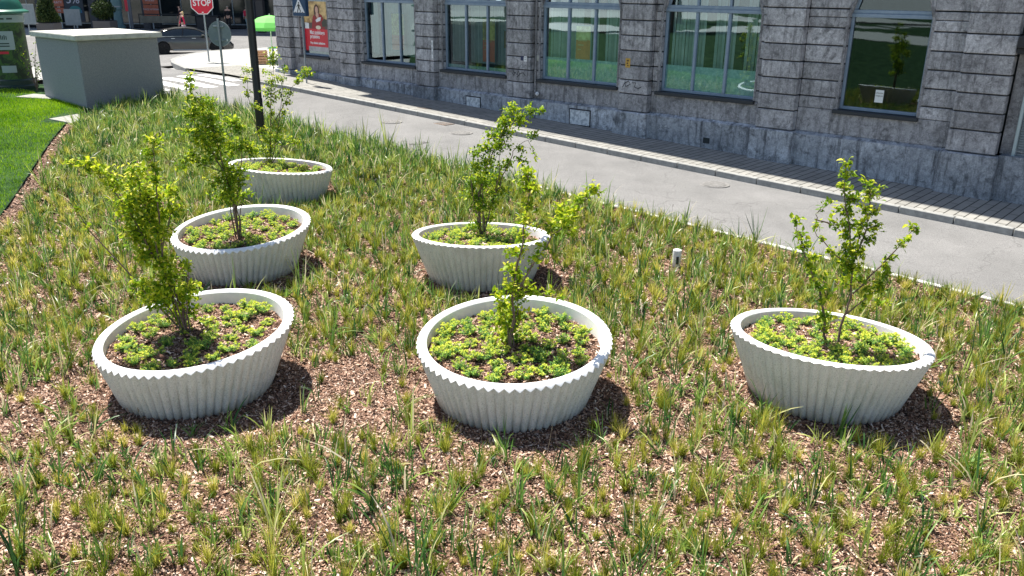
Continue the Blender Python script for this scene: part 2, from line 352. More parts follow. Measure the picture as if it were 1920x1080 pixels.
# far pavement in front of the shops
sheet('pavement', np.arange(-33.2, 12.1, 1.03), np.array([16.93, 17.5, 18.2, 19.2]), .12, M['pavers'])
pl = [(-33.2, 16.98), (-34.6, 17.4), (-36.2, 17.9), (-37.7, 18.6), (-39.0, 19.6), (-40.3, 20.8), (-41.6, 22.4), (-42.6, 24.6), (-43.2, 28), (-43.4, 40), (-43.5, 90)]
mb = MB(); pts = [Vector((*SN(a, b), float(zroad(a)) + .115)) for a, b in pl] + [Vector((*SN(-10, 90), .74)), Vector((*SN(-29.9, 19.2), .73)), Vector((*SN(-33.2, 19.2), .735))]
mb.prism([p - Vector((0, 0, .2)) for p in pts], (0, 0, .2)); corner = mb.build('corner_pavement', M['plaza']); tag(corner, kind='structure')
def kerb_stones(path, width, top, name, m, low=None, length=1.0, gap=.008):
    mb = MB(); acc = []
    for (a, b), (c, d) in zip(path, path[1:]):
        L = math.hypot(c - a, d - b); k = max(1, round(L / length))
        for i in range(k): acc.append(((a + (c - a) * i / k, b + (d - b) * i / k), (a + (c - a) * (i + 1) / k, b + (d - b) * (i + 1) / k)))
    for (a, b), (c, d) in acc:
        L = math.hypot(c - a, d - b); tx, ty = (c - a) / L, (d - b) / L; nx, ny = -ty, tx
        h0 = h1 = top
        if low: h0 = low(a) ; h1 = low(c)
        a2, b2, c2, d2 = a + tx * gap, b + ty * gap, c - tx * gap, d - ty * gap
        P = [(a2, b2), (c2, d2), (c2 + nx * width, d2 + ny * width), (a2 + nx * width, b2 + ny * width)]
        if (P[1][0] - P[0][0]) * (P[2][1] - P[0][1]) - (P[1][1] - P[0][1]) * (P[2][0] - P[0][0]) < 0: P = [P[0], P[3], P[2], P[1]]
        W = [SN(*q) for q in P]; Z = [float(zroad(q[0])) for q in P]
        dz = random.uniform(-.004, .004)
        mb.quadbox([(w_[0], w_[1], z - .15) for w_, z in zip(W, Z)] + [(w_[0], w_[1], z + (h0 + h1) / 2 + dz) for w_, z in zip(W, Z)], .012)
    o = mb.build(name, m); tag(o, kind='structure'); return o
kerb_stones([(-33.2, 16.95), (12, 16.95)][::-1], .14, .135, 'kerb', M['kerb'], low=lambda s: .135 if s > -27 else max(.03, .135 + (s + 27) * .035))
kerb_stones(pl[:9], .16, .13, 'corner_kerb', M['kerb'])
kerb_stones([(-30, 12.88), (12, 12.88)], .09, .04, 'bed_edging', M['edging'], length=1.0)
zmb = MB()
for n0, n1, a, b in ((13.15, 13.6, -31.5, -28.0), (13.95, 14.42, -31.6, -27.95), (14.78, 15.25, -31.5, -27.85), (15.62, 16.1, -31.7, -27.85), (16.42, 16.85, -31.6, -28.9)):
    for a, b in ((a, -30.0), (-30.0, b)):
        P = [SN(a, n0), SN(b, n0), SN(b, n1), SN(a, n1)]; zz = [float(zroad(a)), float(zroad(b)), float(zroad(b)), float(zroad(a))]
        zmb.poly([(p[0], p[1], z + .012) for p, z in zip(P, zz)])
tag(zmb.build('zebra_crossing', M['roadpaint']), kind='structure')
def cover(s, n, r, name, m, label, dz=0, square=False):
    x, y = SN(s, n); z = float(gz(x, y)) + dz; mb = MB()
    o = empty(name, (x, y, z), PHI)
    if square:
        mb.box(-r, r, -r * .62, r * .62, -.02, .006); mb.build('grate_frame', m, o)
        mb = MB(); [mb.box(-r * .85 + i * r * .28, -r * .85 + i * r * .28 + .03, -r * .5, r * .5, .006, .012) for i in range(7)]; mb.build('bars', M['iron'], o)
    else:
        mb.lathe([(r, -.02), (r, .007), (r - .05, .008), (r - .055, .002), (r - .07, .002), (r - .075, .009), (.01, .010)], 28); mb.build('rim', m, o)
        mb = MB()
        for i in range(-3, 4):
            h = math.sqrt(max(.01, (r - .1) ** 2 - (i * .08) ** 2)); mb.box(-h, h, i * .08 - .018, i * .08 + .018, .009, .013)
        mb.build('ribs', m, o)
    tag(o, label, 'manhole cover' if not square else 'drain'); return o
cover(-8.71, 16.1, .33, 'manhole_cover', M['iron'], 'round manhole cover in the road opposite the arched single-pane window')
cover(-18.86, 15.55, .33, 'manhole_cover', M['iron'], 'round manhole cover farthest up the road, near the rusty drain')
cover(-16.4, 15.95, .33, 'manhole_cover', M['iron'], 'round manhole cover between the rusty drain and the shrub tops')
cover(-17.75, 16.55, .30, 'road_drain', M['rust'], 'rusty rectangular drain grate against the far kerb', square=True)
cover(-16.03, 14.1, .13, 'valve_cover', M['iron'], 'small round valve cover in the middle of the road')
cover(-19.6, 17.5, .22, 'pavement_hatch', M['rust'], 'small rusty hatch set in the sunny pavement strip', .12, True)
def flat_slab(pts, z, label):
    mb = MB(); mb.prism([(x, y, float(gz(x, y)) + z - .08) for x, y in pts], (0, 0, .08)); o = mb.build('paving_slab', M['slab']); tag(o, label, 'paving slab', 'slabs set in the lawn edge'); return o
flat_slab([(-12.55, 22.7), (-11.7, 22.2), (-11.55, 23.0), (-12.2, 23.55)], .06, 'pale concrete slab at the lawn tip beside the planting bed')
flat_slab([(-15.4, 26.2), (-14.2, 26.0), (-14.15, 26.6), (-15.2, 26.9)], .06, 'pale concrete slab in the lawn by the left side of the kiosk box')
# ------------------------------------------------------------- stone building
bld = empty('stone_building', (*SN(-15, D), float(zroad(-15)) + .12))
tag(bld, 'grey weathered stone building with ribbed pilasters and tall green-tinted windows along the street', 'building')
bld_inv = Matrix.Translation(bld.location).inverted()
def F(s, d, z): x, y = SN(s, D - d); return Vector((x, y, z))
class FB(MB):
    def fb(s, s0, s1, d0, d1, z0, z1, bevel=0):
        return s.quadbox([F(s0, d1, z0), F(s1, d1, z0), F(s1, d0, z0), F(s0, d0, z0), F(s0, d1, z1), F(s1, d1, z1), F(s1, d0, z1), F(s0, d0, z1)], bevel)
    def put(s, name, m, parent=bld, smooth=False):
        me = s.mesh(name, m, smooth)
        return obj(name, me, parent) if False else place(obj(name, me), parent)
def place(o, parent):
    """mesh vertices are in world space: parent while keeping the place"""
    o.parent = parent
    root = Matrix.Identity(4); p = parent
    while p is not None:
        root = p.matrix_basis if p.parent is None else p.matrix_basis
        M_ = p.matrix_basis.copy(); q = p.parent
        while q is not None: M_ = q.matrix_basis @ M_; q = q.parent
        root = M_; break
    o.data.transform(root.inverted()); return o
COURSES = [1.33, 1.69, 2.06, 2.44, 2.82, 3.20, 3.60, 4.0, 4.4, 4.8]
ZB = .885
PIL = [(-29.7, -28.77), (-25.63, -24.73), (-21.51, -20.63), (-17.43, -16.50), (-13.33, -12.41), (-9.29, -8.36), (-5.0, -4.06)]
def zg(s): return float(zroad(s)) + .12
def blocks(b, s0, s1, d0, d1, z0, z1, first=ZB):
    zs = [z0] + [z for z in COURSES if z0 + .05 < z < z1 - .05] + [z1]
    for a, c in zip(zs, zs[1:]):
        j = random.uniform(-.004, .004)
        b.fb(s0 + .003, s1 - .003, d0, d1 + j, a + (.0 if a == zs[0] else .014), c - .014, .012)
core = FB(); core.fb(-29.4, -4.2, -.30, -.20, .0, .8); 
for i, (a, c) in enumerate(PIL):
    b = FB()
    blocks(b, a, c, -.22, 0, ZB, 5.0)
    b.put('pilaster', M['wall']); b = FB(); b.fb(a + .02, c - .02, -.215, -.035, ZB + .02, 4.98); b.put('joint_backing', M['groove'])
    b = FB(); b.fb(a - .08, c + .08, -.2, .11, zg(a) - .35, ZB - .02, .025); b.put('plinth_block', M['plinth'])
# corner return pilaster turning away
b = FB(); blocks(b, -30.35, -29.72, -.9, -.45, ZB, 5.0); b.put('corner_pilaster', M['wall'])
b = FB(); b.fb(-30.42, -29.76, -1.0, -.38, zg(-30) - .35, ZB - .02, .02); b.put('corner_plinth', M['plinth'])
WIN = [(-28.34, -26.55), (-24.5, -21.74), (-20.42, -17.63), (-16.3, -13.53), (-12.2, -9.5), (-7.45, -5.72)]
SZ, SP = 1.45, 3.43   # sill, springing
def arch(s, s0, s1):
    c = (s0 + s1) / 2; r = (s1 - s0) / 2; return SP + math.sqrt(max(0, r * r - (s - c) ** 2)) * .98
wallb = FB(); pln = FB()
bays = [(PIL[i][1], PIL[i + 1][0]) for i in range(6)]
for k, (a, c) in enumerate(bays):
    w0, w1 = WIN[k]; d = -.20; zt = 5.2
    for s0, s1 in ((a, w0), (w1, c)):
        if s1 - s0 > .05:
            blocks(wallb, s0, s1, -.5, d, SZ - .02 if s1 - s0 < .5 else SZ - .02, SP)
            g1 = FB(); g1.fb(s0 + .01, s1 - .01, -.48, d - .025, SZ - .02, SP); g1.put('joint_backing', M['groove'])
    # wall below the window
    wallb.fb(a, c, -.5, d, ZB + .002, SZ - .03, .01)
    # arch part as columns with stone courses
    n = 18; xs = [w0 + (w1 - w0) * i / n for i in range(n + 1)]
    for x0, x1 in zip(xs, xs[1:]):
        z0, z1 = arch(x0, w0, w1), arch(x1, w0, w1)
        P = [F(x0, d, z0), F(x1, d, z1), F(x1, -.5, z1), F(x0, -.5, z0), F(x0, d, zt), F(x1, d, zt), F(x1, -.5, zt), F(x0, -.5, zt)]
        wallb.quadbox(P)
    blocks(wallb, a, w0, -.5, d, SP, zt); blocks(wallb, w1, c, -.5, d, SP, zt)
    # moulded arch edge
    L = [(w0 - .02, SZ)] + [(w0 - .02, SP)] + [(x, arch(x, w0, w1)) for x in xs[1:-1]] + [(w1 + .02, SP), (w1 + .02, SZ)]
    wallb.tube([F(x, d - .01, z) for x, z in L], .035, 6)
    pln.fb(a, c, -.3, -.06, zg(a) - .4, ZB - .055)
    P = [F(a, -.06, ZB - .055), F(c, -.06, ZB - .055), F(c, -.3, ZB - .055), F(a, -.3, ZB - .055), F(a, -.20, ZB), F(c, -.20, ZB), F(c, -.3, ZB), F(a, -.3, ZB)]
    pln.quadbox(P)
# recessed bay at the right end
wallb.fb(-4.06, -3.82, -.6, -.36, ZB, 5.2); wallb.fb(-1.15, 14, -.6, -.20, ZB, 5.2); wallb.fb(-3.82, -1.15, -.6, -.30, ZB, 1.0)
pln.fb(-4.0, 14, -.6, -.09, -1.0, ZB)
# upper wall and cornice (above the frame of the photo)
wallb.fb(-30.3, 14, -6, -.12, 5.2, 18); wallb.fb(-30.7, 14.4, -6.2, .18, 5.2, 5.5); wallb.fb(-30.7, 14.4, -6.2, .38, 17.6, 18.1)
wallb.fb(-30.3, 14, -6.2, -6.0, -1, 5.2); wallb.fb(-30.3, -29.9, -6, -.6, -.2, 5.2)
wallb.put('wall', M['wall']); pln.put('plinth', M['plinth']); core.put('wall_core', M['groove'])
inn = FB(); inn.fb(-29.6, 13.5, -4.2, -4.1, 0, 5); inn.fb(-29.6, 13.5, -4.2, -.5, .9, 1.0); inn.fb(-29.6, 13.5, -4.2, -.5, 4.9, 5.0)
for s_ in (-25.2, -21.1, -17.0, -12.9, -8.8, -4.5): inn.fb(s_ - .1, s_ + .1, -4.1, -.55, 1, 4.9)
inn.put('interior_wall', M['inner'])
def window(k, w0, w1, mull, film=None, blind=True, glass='glass', bz=SZ):
    f = FB(); T = .065; d0, d1 = -.42, -.33
    f.fb(w0, w0 + T, d0, d1, bz, SP, .008); f.fb(w1 - T, w1, d0, d1, bz, SP, .008); f.fb(w0 + T, w1 - T, d0, d1, bz, bz + .07, .008)
    f.fb(w0, w1, d0 - .02, d1 + .03, SP, SP + .085, .01); f.fb(w0, w1, d0, d1 + .01, SP + .085, SP + .16, .008)
    W = (w1 - w0)
    for i in range(1, mull + 1):
        x = w0 + W * i / (mull + 1); f.fb(x - .035, x + .035, d0, d1, bz + .07, SP, .008)
        zt = arch(x, w0, w1); f.fb(x - .03, x + .03, d0, d1, SP + .16, zt, .006)
    n = 14; xs = [w0 + W * i / n for i in range(n + 1)]
    f.tube([F(x, -.375, arch(x, w0, w1) - .04) for x in xs], .045, 5)
    fr = f.put('window', M['frame'])
    g = FB(); g.poly([F(w0 + .03, -.38, bz + .03), F(w1 - .03, -.38, bz + .03), F(w1 - .03, -.38, SP + .03), F(w0 + .03, -.38, SP + .03)])
    for x0, x1 in zip(xs, xs[1:]):
        P = [F(x0, -.378, SP + .1), F(x1, -.378, SP + .1), F(x1, -.385, SP + .1), F(x0, -.385, SP + .1), F(x0, -.378, arch(x0, w0, w1)), F(x1, -.378, arch(x1, w0, w1)), F(x1, -.385, arch(x1, w0, w1)), F(x0, -.385, arch(x0, w0, w1))]
        if arch(x0, w0, w1) > SP + .12 and arch(x1, w0, w1) > SP + .12: g.poly([P[0], P[1], P[5], P[4]])
    place(g.build('pane', M[glass]), fr)
    s_ = FB(); s_.fb(w0 - .08, w1 + .04, -.34, -.12, bz - .09, bz - .005, .012); place(s_.build('sill', M['sill']), fr)
    if film:
        q = FB(); q.fb(w0 + .07, w1 - .07, -.40, -.394, bz + .05, film); place(q.build('frosted_film', M['film']), fr)
    if blind:
        q = FB(); x = w0 + .1; j = 0
        while x < w1 - .08:
            q.poly([F(x, -.56, bz + .25), F(x + .058, -.59 - .02 * (j % 3), bz + .25), F(x + .058, -.59 - .02 * (j % 3), SP + .6), F(x, -.56, SP + .6)]); x += .098 + (.25 if random.random() < .06 else 0); j += 1
        place(q.build('blind', M['blind']), fr)
    return fr
window(0, *WIN[0], 0, None, False)
window(1, *WIN[1], 2); window(2, *WIN[2], 2, 1.62)
window(3, *WIN[3], 2, 2.08); window(4, *WIN[4], 2, 2.12)
window(5, *WIN[5], 0, None, False, 'glass_dark')
# roller-shutter window at the right end
f = FB()
for a, c in ((-3.82, -3.76), (-1.21, -1.15)): f.fb(a, c, -.36, -.22, .86, 3.6, .008)
f.fb(-3.82, -1.15, -.36, -.22, .78, .86, .008); f.fb(-3.82, -1.15, -.36, -.2, 3.6, 3.9, .01)
sh = f.put('window', mat('pale_frame', (.42, .50, .50), .5))
q = FB(); z = .87
while z < 3.58: q.fb(-3.755, -1.215, -.34, -.30, z, z + .045, .006); z += .05
place(q.build('shutter', noisy('shutter_slats', (.17, .21, .22), (.23, .27, .28), 3, .5)), sh)
q = FB(); q.fb(-3.9, -1.1, -.36, -.10, .69, .775, .01); place(q.build('sill', M['sill']), sh)
q = FB(); q.fb(-4.02, -3.5, -.36, .22, 2.98, 3.2, .02); q.fb(-4.02, -3.55, -.36, .12, 2.86, 2.98, .02); q.put('corbel', M['groove'])
# plinth hatches, vent
def hatch(s0, s1, z0, z1, dep, m=None):
    q = FB(); q.fb(s0 - .035, s1 + .035, -.06, dep + .012, z0 - .03, z1 + .035, .004); fr = q.put('hatch_frame', M['groove'])
    q = FB(); q.fb(s0, s1, -.058, dep + .02, z0, z1, .006); place(q.build('hatch', m or noisy('peeling_paint', (.45, .48, .50), (.78, .80, .80), 9, .9, .45, .55, .4)), fr)
hatch(-15.0, -14.3, .31, .72, -.06); hatch(-19.2, -18.6, .40, .70, -.06)
q = FB(); q.fb(-10.68, -10.5, -.1, -.052, .30, .44); q.put('vent', M['dark'])
# pipes and small fittings
q = FB(); q.tube([F(-16.42, -.15, .95), F(-16.42, -.15, 4.6)], .03, 8); q.put('cable_pipe', M['wall'])
q = FB(); q.lathe([(.02, -.06), (.055, -.03), (.06, .01), (.03, .05), (.01, .06)], 12, F(-16.32, -.13, 1.03)); q.put('lamp_knob', M['white'])
# plates on the facade: own things
def plate(s0, s1, z0, z1, d, m, label, name='wall_plate', cat='plate', marks=None, mm=None):
    q = FB(); q.fb(s0, s1, d, d + .012, z0, z1, .003); o = q.build(name, m)
    for a, c, e, f_ in (marks or []):
        b = FB(); b.fb(a, c, d + .012, d + .015, e, f_); b2 = b.build('marking', mm or M['black']); b2.parent = o
    tag(o, label, cat); return o
yel = mat('yellow_plate', (.55, .33, .06), .5)
plate(-13.14, -12.99, 2.0, 2.24, .002, yel, 'small yellow plate with dark symbols on the pilaster between the two green windows', marks=[(-13.1, -13.03, 2.16, 2.2), (-13.1, -13.05, 2.09, 2.13), (-13.08, -13.03, 2.04, 2.07)], mm=mat('brown_mark', (.12, .06, .02), .6))
plate(-16.86, -16.76, 1.95, 2.08, .002, mat('navy_plate', (.02, .03, .09), .5), 'small navy blue plate beside a white one on a pilaster')
plate(-16.73, -16.62, 1.93, 2.08, .002, M['white'], 'small white plate with grey lines right of the navy plate', marks=[(-16.71, -16.64, 2.03, 2.045), (-16.71, -16.64, 1.98, 1.995)], mm=M['metal'])
plate(-16.42, -16.34, 1.96, 2.12, -.196, M['kioskroof'], 'small cream plate on the recessed wall beside the window frame')
plate(-20.72, -20.65, 1.78, 2.34, .002, M['white'], 'tall narrow white address strip at the edge of a pilaster', marks=[(-20.70, -20.67, 2.2, 2.28), (-20.70, -20.67, 2.08, 2.13), (-20.70, -20.67, 1.9, 2.0)], mm=M['metal'])
# note taped in the arched window
nt_ = FB(); nt_.fb(-6.71, -6.53, -.377, -.373, 1.66, 1.93); note = nt_.build('paper_note', mat('paper', (.75, .78, .76), .8)); tag(note, 'white paper notice taped inside the dark arched window', 'notice')
def Mface(s, d, z, sc=1):
    """matrix: text x along +s, y up, z outward"""
    o = F(s, d, z); X = Vector((DR[0], DR[1], 0)); Z = Vector((-NV[0], -NV[1], 0)); Y = Vector((0, 0, 1))
    return Matrix(((X.x, Y.x, Z.x, o.x), (X.y, Y.y, Z.y, o.y), (X.z, Y.z, Z.z, o.z), (0, 0, 0, 1)))
for i_, (zz, t_) in enumerate(((1.86, 'UWAGA'), (1.80, 'WEJSCIE'))):
    o = text_obj('lettering', t_, .042, M['black'], Mface(-6.62, -.372, zz), ext=.001); o.parent = note
# graffiti tags, thin paint strokes on the pilasters
def graf(s, z, pts, label, d=.004, w=.012):
    q = FB()
    for P in pts: q.tube([F(s + x, d, z + y) for x, y in P], w, 4)
    o = q.build('graffiti_tag', mat('graffiti_paint', (.05, .05, .06), .8)); tag(o, label, 'graffiti')
graf(-17.2, 1.50, [[(0, .08), (.07, .0), (.12, .1), (.2, .02), (.24, .16), (.3, .05), (.2, -.03), (.35, .09), (.45, .1), (.52, .02)], [(.05, .14), (.1, .06)]], 'dark looping graffiti scribble on the pilaster with the navy plate')
graf(-13.2, 1.48, [[(0, .0), (.08, .14), (.1, .03), (.25, .1), (.18, .18), (.05, .1)], [(.3, .14), (.42, .15), (.38, .04), (.5, .0), (.6, .06)]], 'dark angular graffiti scribble on the pilaster under the yellow plate')
0 and graf(-9.0, 1.14, [[(0, .12), (.01, .15), (.06, .06), (.12, .02), (.18, .0), (.24, .04), (.26, .08)]], 'small dark face-like scribble low on a pilaster', w=.014)
# bank poster in the first window
def panel(s0, s1, d, z0, z1, m, parent, name='poster_panel', th=.004):
    q = FB(); q.fb(s0, s1, d, d + th, z0, z1); o = q.build(name, m)
    if parent is not None: o.parent = parent
    return o
post = panel(-28.25, -26.62, -.376, 1.62, 3.40, noisy('poster_photo', (.30, .17, .06), (.75, .52, .22), 3.5, .5, .4, .6), None, 'window_poster'); tag(post, 'tall advertising poster with smiling woman above a red banner, filling the corner window', 'poster')
panel(-28.05, -26.62, -.371, 1.62, 1.78, noisy('poster_foot', (.35, .34, .35), (.55, .54, .55), 5, .5), post)
panel(-28.25, -28.05, -.371, 1.62, 2.42, mat('poster_red', (.62, .01, .03), .45), post, 'red_strip')
panel(-28.05, -26.62, -.370, 1.78, 2.42, bpy.data.materials['poster_red'], post, 'red_banner')
for t_, z_, s_ in (('Mat szybkiego', 2.29, .20), ('przelewu', 2.14, .20), ('Przy okienku zakładowe', 1.91, .115)):
    o = text_obj('lettering', t_, s_, M['white'], Mface(-27.92, -.365, z_), ext=.001, align='LEFT', bold=.004, xs=.82); o.parent = post
def blob(pts, d, m, name, th=.003):
    q = FB(); q.prism([F(a, d, z) for a, z in pts], Vector((-NV[0], -NV[1], 0)) * th); o = q.build(name, m); o.parent = post
def ell(cs, cz, rs, rz, n=16): return [(cs + rs * math.cos(2 * math.pi * i / n), cz + rz * math.sin(2 * math.pi * i / n)) for i in range(n)]
blob([(-28.25, 2.42), (-26.62, 2.42), (-26.62, 2.62), (-26.9, 2.72), (-28.25, 2.6)], -.371, mat('poster_counter', (.10, .06, .05), .5), 'counter')
blob([(-27.78, 2.42), (-26.95, 2.42), (-26.98, 2.72), (-27.1, 2.92), (-27.3, 3.0), (-27.5, 2.98), (-27.68, 2.85)], -.369, mat('poster_dress', (.30, .01, .015), .5), 'figure_dress')
blob(ell(-27.42, 3.06, .17, .24), -.3665, mat('poster_hair', (.07, .025, .012), .5), 'figure_hair'); blob(ell(-27.40, 3.10, .09, .125), -.363, mat('poster_skin', (.62, .36, .26), .5), 'figure_face')
blob([(-27.45, 3.0), (-27.3, 3.0), (-27.28, 2.88), (-27.38, 2.8), (-27.48, 2.9)], -.3625, bpy.data.materials['poster_skin'], 'figure_neck')
blob([(-27.45, 2.66), (-27.2, 2.72), (-27.15, 2.85), (-27.3, 2.84), (-27.5, 2.74)], -.362, M['white'], 'figure_card')
blob(ell(-27.35, 2.48, .16, .07), -.361, mat('poster_cream', (.75, .66, .5), .5), 'cup')
blob([(-27.1, 2.5), (-26.8, 2.55), (-26.75, 2.75), (-26.95, 2.8), (-27.12, 2.68)], -.3615, mat('poster_dark', (.04, .045, .03), .5), 'bag')
blob([(-28.2, 2.42), (-27.95, 2.42), (-27.95, 2.62), (-28.2, 2.64)], -.3655, M['white'], 'jug')
# poster boards standing behind the next windows
def board(s0, s1, z0, z1, ca, cb, label, d=-.425, split=.55, letters=True):
    o = panel(s0, s1, d, z0, z1, mat('board_edge', (.25, .36, .33), .5), None, 'poster_board', .01)
    panel(s0 + .03, s1 - .03, d + .011, z0 + .03, z0 + (z1 - z0) * split, noisy('board_low', ca, tuple(x * 1.3 for x in ca), 8, .5), o)
    panel(s0 + .03, s1 - .03, d + .012, z0 + (z1 - z0) * split, z1 - .03, noisy('board_top', cb, tuple(min(1, x * 2.4) for x in cb), 5, .5, .4, .6), o)
    if letters:
        for j in range(3): panel(s0 + .1, s1 - .15 - .1 * j, d + .018, z0 + .62 - .12 * j, z0 + .65 - .12 * j, mat('faded_lettering', (.7, .5, .2), .5), o, 'lettering_line')
    tag(o, label, 'poster'); return o
board(-23.2, -22.5, 1.88, 3.12, (.75, .24, .12), (.55, .40, .14), 'orange and tan poster board behind the window left of the address strip', split=.42)
board(-18.85, -18.28, 1.75, 3.1, (.75, .20, .08), (.45, .36, .10), 'orange-red poster board with yellow emblem behind the window right of the address strip', split=.5)
board(-15.18, -14.62, 1.95, 3.0, (.70, .26, .05), (.62, .55, .18), 'orange-brown poster board behind the window with green frosted glass left of the yellow plate', split=.62)
o = board(-17.95, -17.72, 2.2, 2.75, (.25, .18, .03), (.12, .09, .03), 'small dark poster behind the last pane left of the navy plate', letters=False)

# ------------------------------------------------------------- street furniture
def emboss(name, pts2, m, M4, parent, th=.004):
    q = MB(); q.prism([M4 @ Vector((a, b, 0)) for a, b in pts2], (M4.to_3x3() @ Vector((0, 0, 1))) * th); o = q.build(name, m, parent); return o
def rotm(az, x=0, y=0, z=0):
    """local frame for a sign plate: x right, y up, z toward azimuth az (radians, 0 = toward -Y)"""
    Z = Vector((math.sin(az), -math.cos(az), 0)); Y = Vector((0, 0, 1)); X = Y.cross(Z)
    return Matrix(((X.x, Y.x, Z.x, x), (X.y, Y.y, Z.y, y), (X.z, Y.z, Z.z, z), (0, 0, 0, 1)))
# lamp post
x, y = -6.35, 21.05; z0 = float(gz(x, y)); lp = empty('street_lamp', (x, y, z0 - .02))
q = MB(); q.lathe([(.14, 0), (.14, .03), (.105, .05), (.105, 1.1), (.095, 1.14), (.095, 4.2), (.075, 7.5), (.05, 7.6)], 20); q.build('post', M['black'], lp, True)
q = MB(); q.tube([(0, 0, 7.4), (.1, -.1, 7.9), (.7, -.7, 8.1)], .035, 8); q.build('arm', M['black'], lp, True)
q = MB(); q.box(.55, 1.05, -.95, -.6, 8.05, 8.17, .03); q.build('lamp_head', M['black'], lp)
q = MB(); q.box(-.05, .05, -.112, -.10, .5, .9, .004); q.build('service_door', M['black'], lp)
tag(lp, 'thick black street lamp post rising out of frame behind the farthest planter', 'street lamp')
# round sign seen from the back
x, y = -8.5, 25.05; z0 = float(gz(x, y)); rs = empty('round_sign', (x, y, z0 - .02)); dz = 2.17
q = MB(); q.tube([(0, 0, 0), (0, 0, 3.02 - z0 + .05)], .032, 10); q.build('pole', M['metal'], rs, True)
A = rotm(R(-10), 0, 0, 0); q = MB()
q.lathe([(.335, -.012), (.345, 0), (.335, .012)], 40, M=Matrix.Translation((.0, .06, 2.63 - z0 + .02)) @ A); q.build('disc', M['signback'], rs)
q = MB(); q.lathe([(.352, -.016), (.352, .016), (.338, .016), (.338, -.016)], 40, M=Matrix.Translation((.0, .06, 2.65 - z0)) @ A); q.build('rim', M['metal'], rs)
for h in (-.18, .2):
    q = MB(); q.box(-.16, .16, h - .02, h + .02, .015, .055, .004, Matrix.Translation((.0, .06, 2.65 - z0)) @ A); q.build('bracket', M['signback'], rs)
q = MB(); q.box(.2, .24, -.2, -.14, .016, .018, 0, Matrix.Translation((.0, .06, 2.65 - z0)) @ A); q.build('sticker', M['white'], rs)
tag(rs, 'round traffic sign seen from its plain grey back on a thin pole', 'traffic sign')
# stop sign
x, y = -13.5, 38.1; z0 = float(zroad(-30)) + .12; ss = empty('stop_sign', (x, y, z0 - .02))
q = MB(); q.tube([(0, 0, 0), (0, 0, 3.2)], .035, 10); q.build('pole', M['metal'], ss, True)
zc = 2.47; A = Matrix.Translation((-.02, -.06, zc)) @ rotm(R(14))
def octo(r): return [(r * math.cos(math.pi / 8 + i * math.pi / 4), r * math.sin(math.pi / 8 + i * math.pi / 4)) for i in range(8)]
emboss('plate', octo(.50), M['white'], A, ss, .012); emboss('red_face', octo(.465), M['red'], A @ Matrix.Translation((0, 0, .012)), ss, .003)
text_obj('lettering', 'STOP', .36, M['white'], A @ Matrix.Translation((0, .0, .017)), ss, .002, bold=.008, xs=.86)
emboss('small_mark', [(-.035, -.40), (.035, -.40), (.035, -.36), (-.035, -.36)], M['white'], A @ Matrix.Translation((0, 0, .016)), ss, .002)
tag(ss, 'red octagonal STOP sign on a thin grey pole at the street corner', 'traffic sign')
# pedestrian crossing sign
x, y = -7.5, 30.9; z0 = zg(-26.3); cs = empty('crossing_sign', (x, y, z0 - .02))
q = MB(); q.tube([(0, 0, 0), (0, 0, 2.95)], .03, 10); q.build('pole', M['metal'], cs, True)
A = Matrix.Translation((0, -.10, 2.66)) @ rotm(R(-28))
q = MB(); q.box(-.30, .30, -.33, .33, -.09, .09, .02, A); q.build('box', M['blue'], cs)
T3 = A @ Matrix.Translation((0, 0, .092))
emboss('white_triangle', [(-.255, -.21), (.255, -.21), (0, .27)], M['white'], T3, cs, .003)
T4 = A @ Matrix.Translation((0, -.02, .096)); q = MB()
def pris2(q, P): q.prism([T4 @ Vector((a, b, 0)) for a, b in P], T4.to_3x3() @ Vector((0, 0, .002)))
pris2(q, [(.01 + .028 * math.cos(i), .13 + .03 * math.sin(i)) for i in [k * math.pi / 4 for k in range(8)]])
pris2(q, [(-.03, .09), (.035, .09), (.035, -.02), (-.03, -.02)]); pris2(q, [(-.03, -.02), (.01, -.02), (-.05, -.16), (-.085, -.16)]); pris2(q, [(.0, -.02), (.035, -.02), (.09, -.15), (.055, -.16)])
pris2(q, [(-.03, .08), (-.015, .06), (-.085, -.01), (-.095, .01)]); pris2(q, [(.03, .08), (.02, .055), (.07, .0), (.085, .015)])
for i in range(4): pris2(q, [(-.2 + i * .11, -.185), (-.14 + i * .11, -.185), (-.15 + i * .11, -.165), (-.2 + i * .11, -.165)])
q.build('walking_figure', M['black'], cs)
tag(cs, 'blue square pedestrian crossing sign with a walking figure in a white triangle', 'traffic sign')
# kiosk (concrete utility box)
kp = [(-12.39, 24.57), (-10.93, 26.6), (-13.18, 28.6), (-14.66, 26.55)]
kx, ky = -12.8, 26.6; kz = float(gz(kx, ky)); kk = empty('utility_kiosk', (kx, ky, kz - .1))
def kpoly(off, z0, z1, m, name):
    q = MB(); pts = []
    for (px_, py_) in kp:
        v = Vector((px_ - kx, py_ - ky)); v = v * (1 + off / v.length); pts.append((v.x, v.y, z0))
    q.prism(pts, (0, 0, z1 - z0)); 
    bmesh.ops.bevel(q.bm, geom=list(q.bm.edges), offset=.02, segments=2, affect='EDGES'); return q.build(name, m, kk)
zt_ = kz - .1
kpoly(0, -.2, 2.43 - zt_, M['kiosk'], 'body'); kpoly(.16, 2.43 - zt_, 2.58 - zt_, M['kioskroof'], 'roof_slab')
q = MB(); c_ = [Vector((a - kx, b - ky)) * .97 for a, b in kp]; 
base_ = [q.bm.verts.new((v.x, v.y, 2.575 - zt_)) for v in c_]; top_ = [q.bm.verts.new((v.x * .15, v.y * .15, 2.63 - zt_)) for v in c_]
for i in range(4): q.bm.faces.new((base_[i], base_[(i + 1) % 4], top_[(i + 1) % 4], top_[i]))
q.bm.faces.new(top_); q.build('roof_cap', M['kioskroof'], kk)
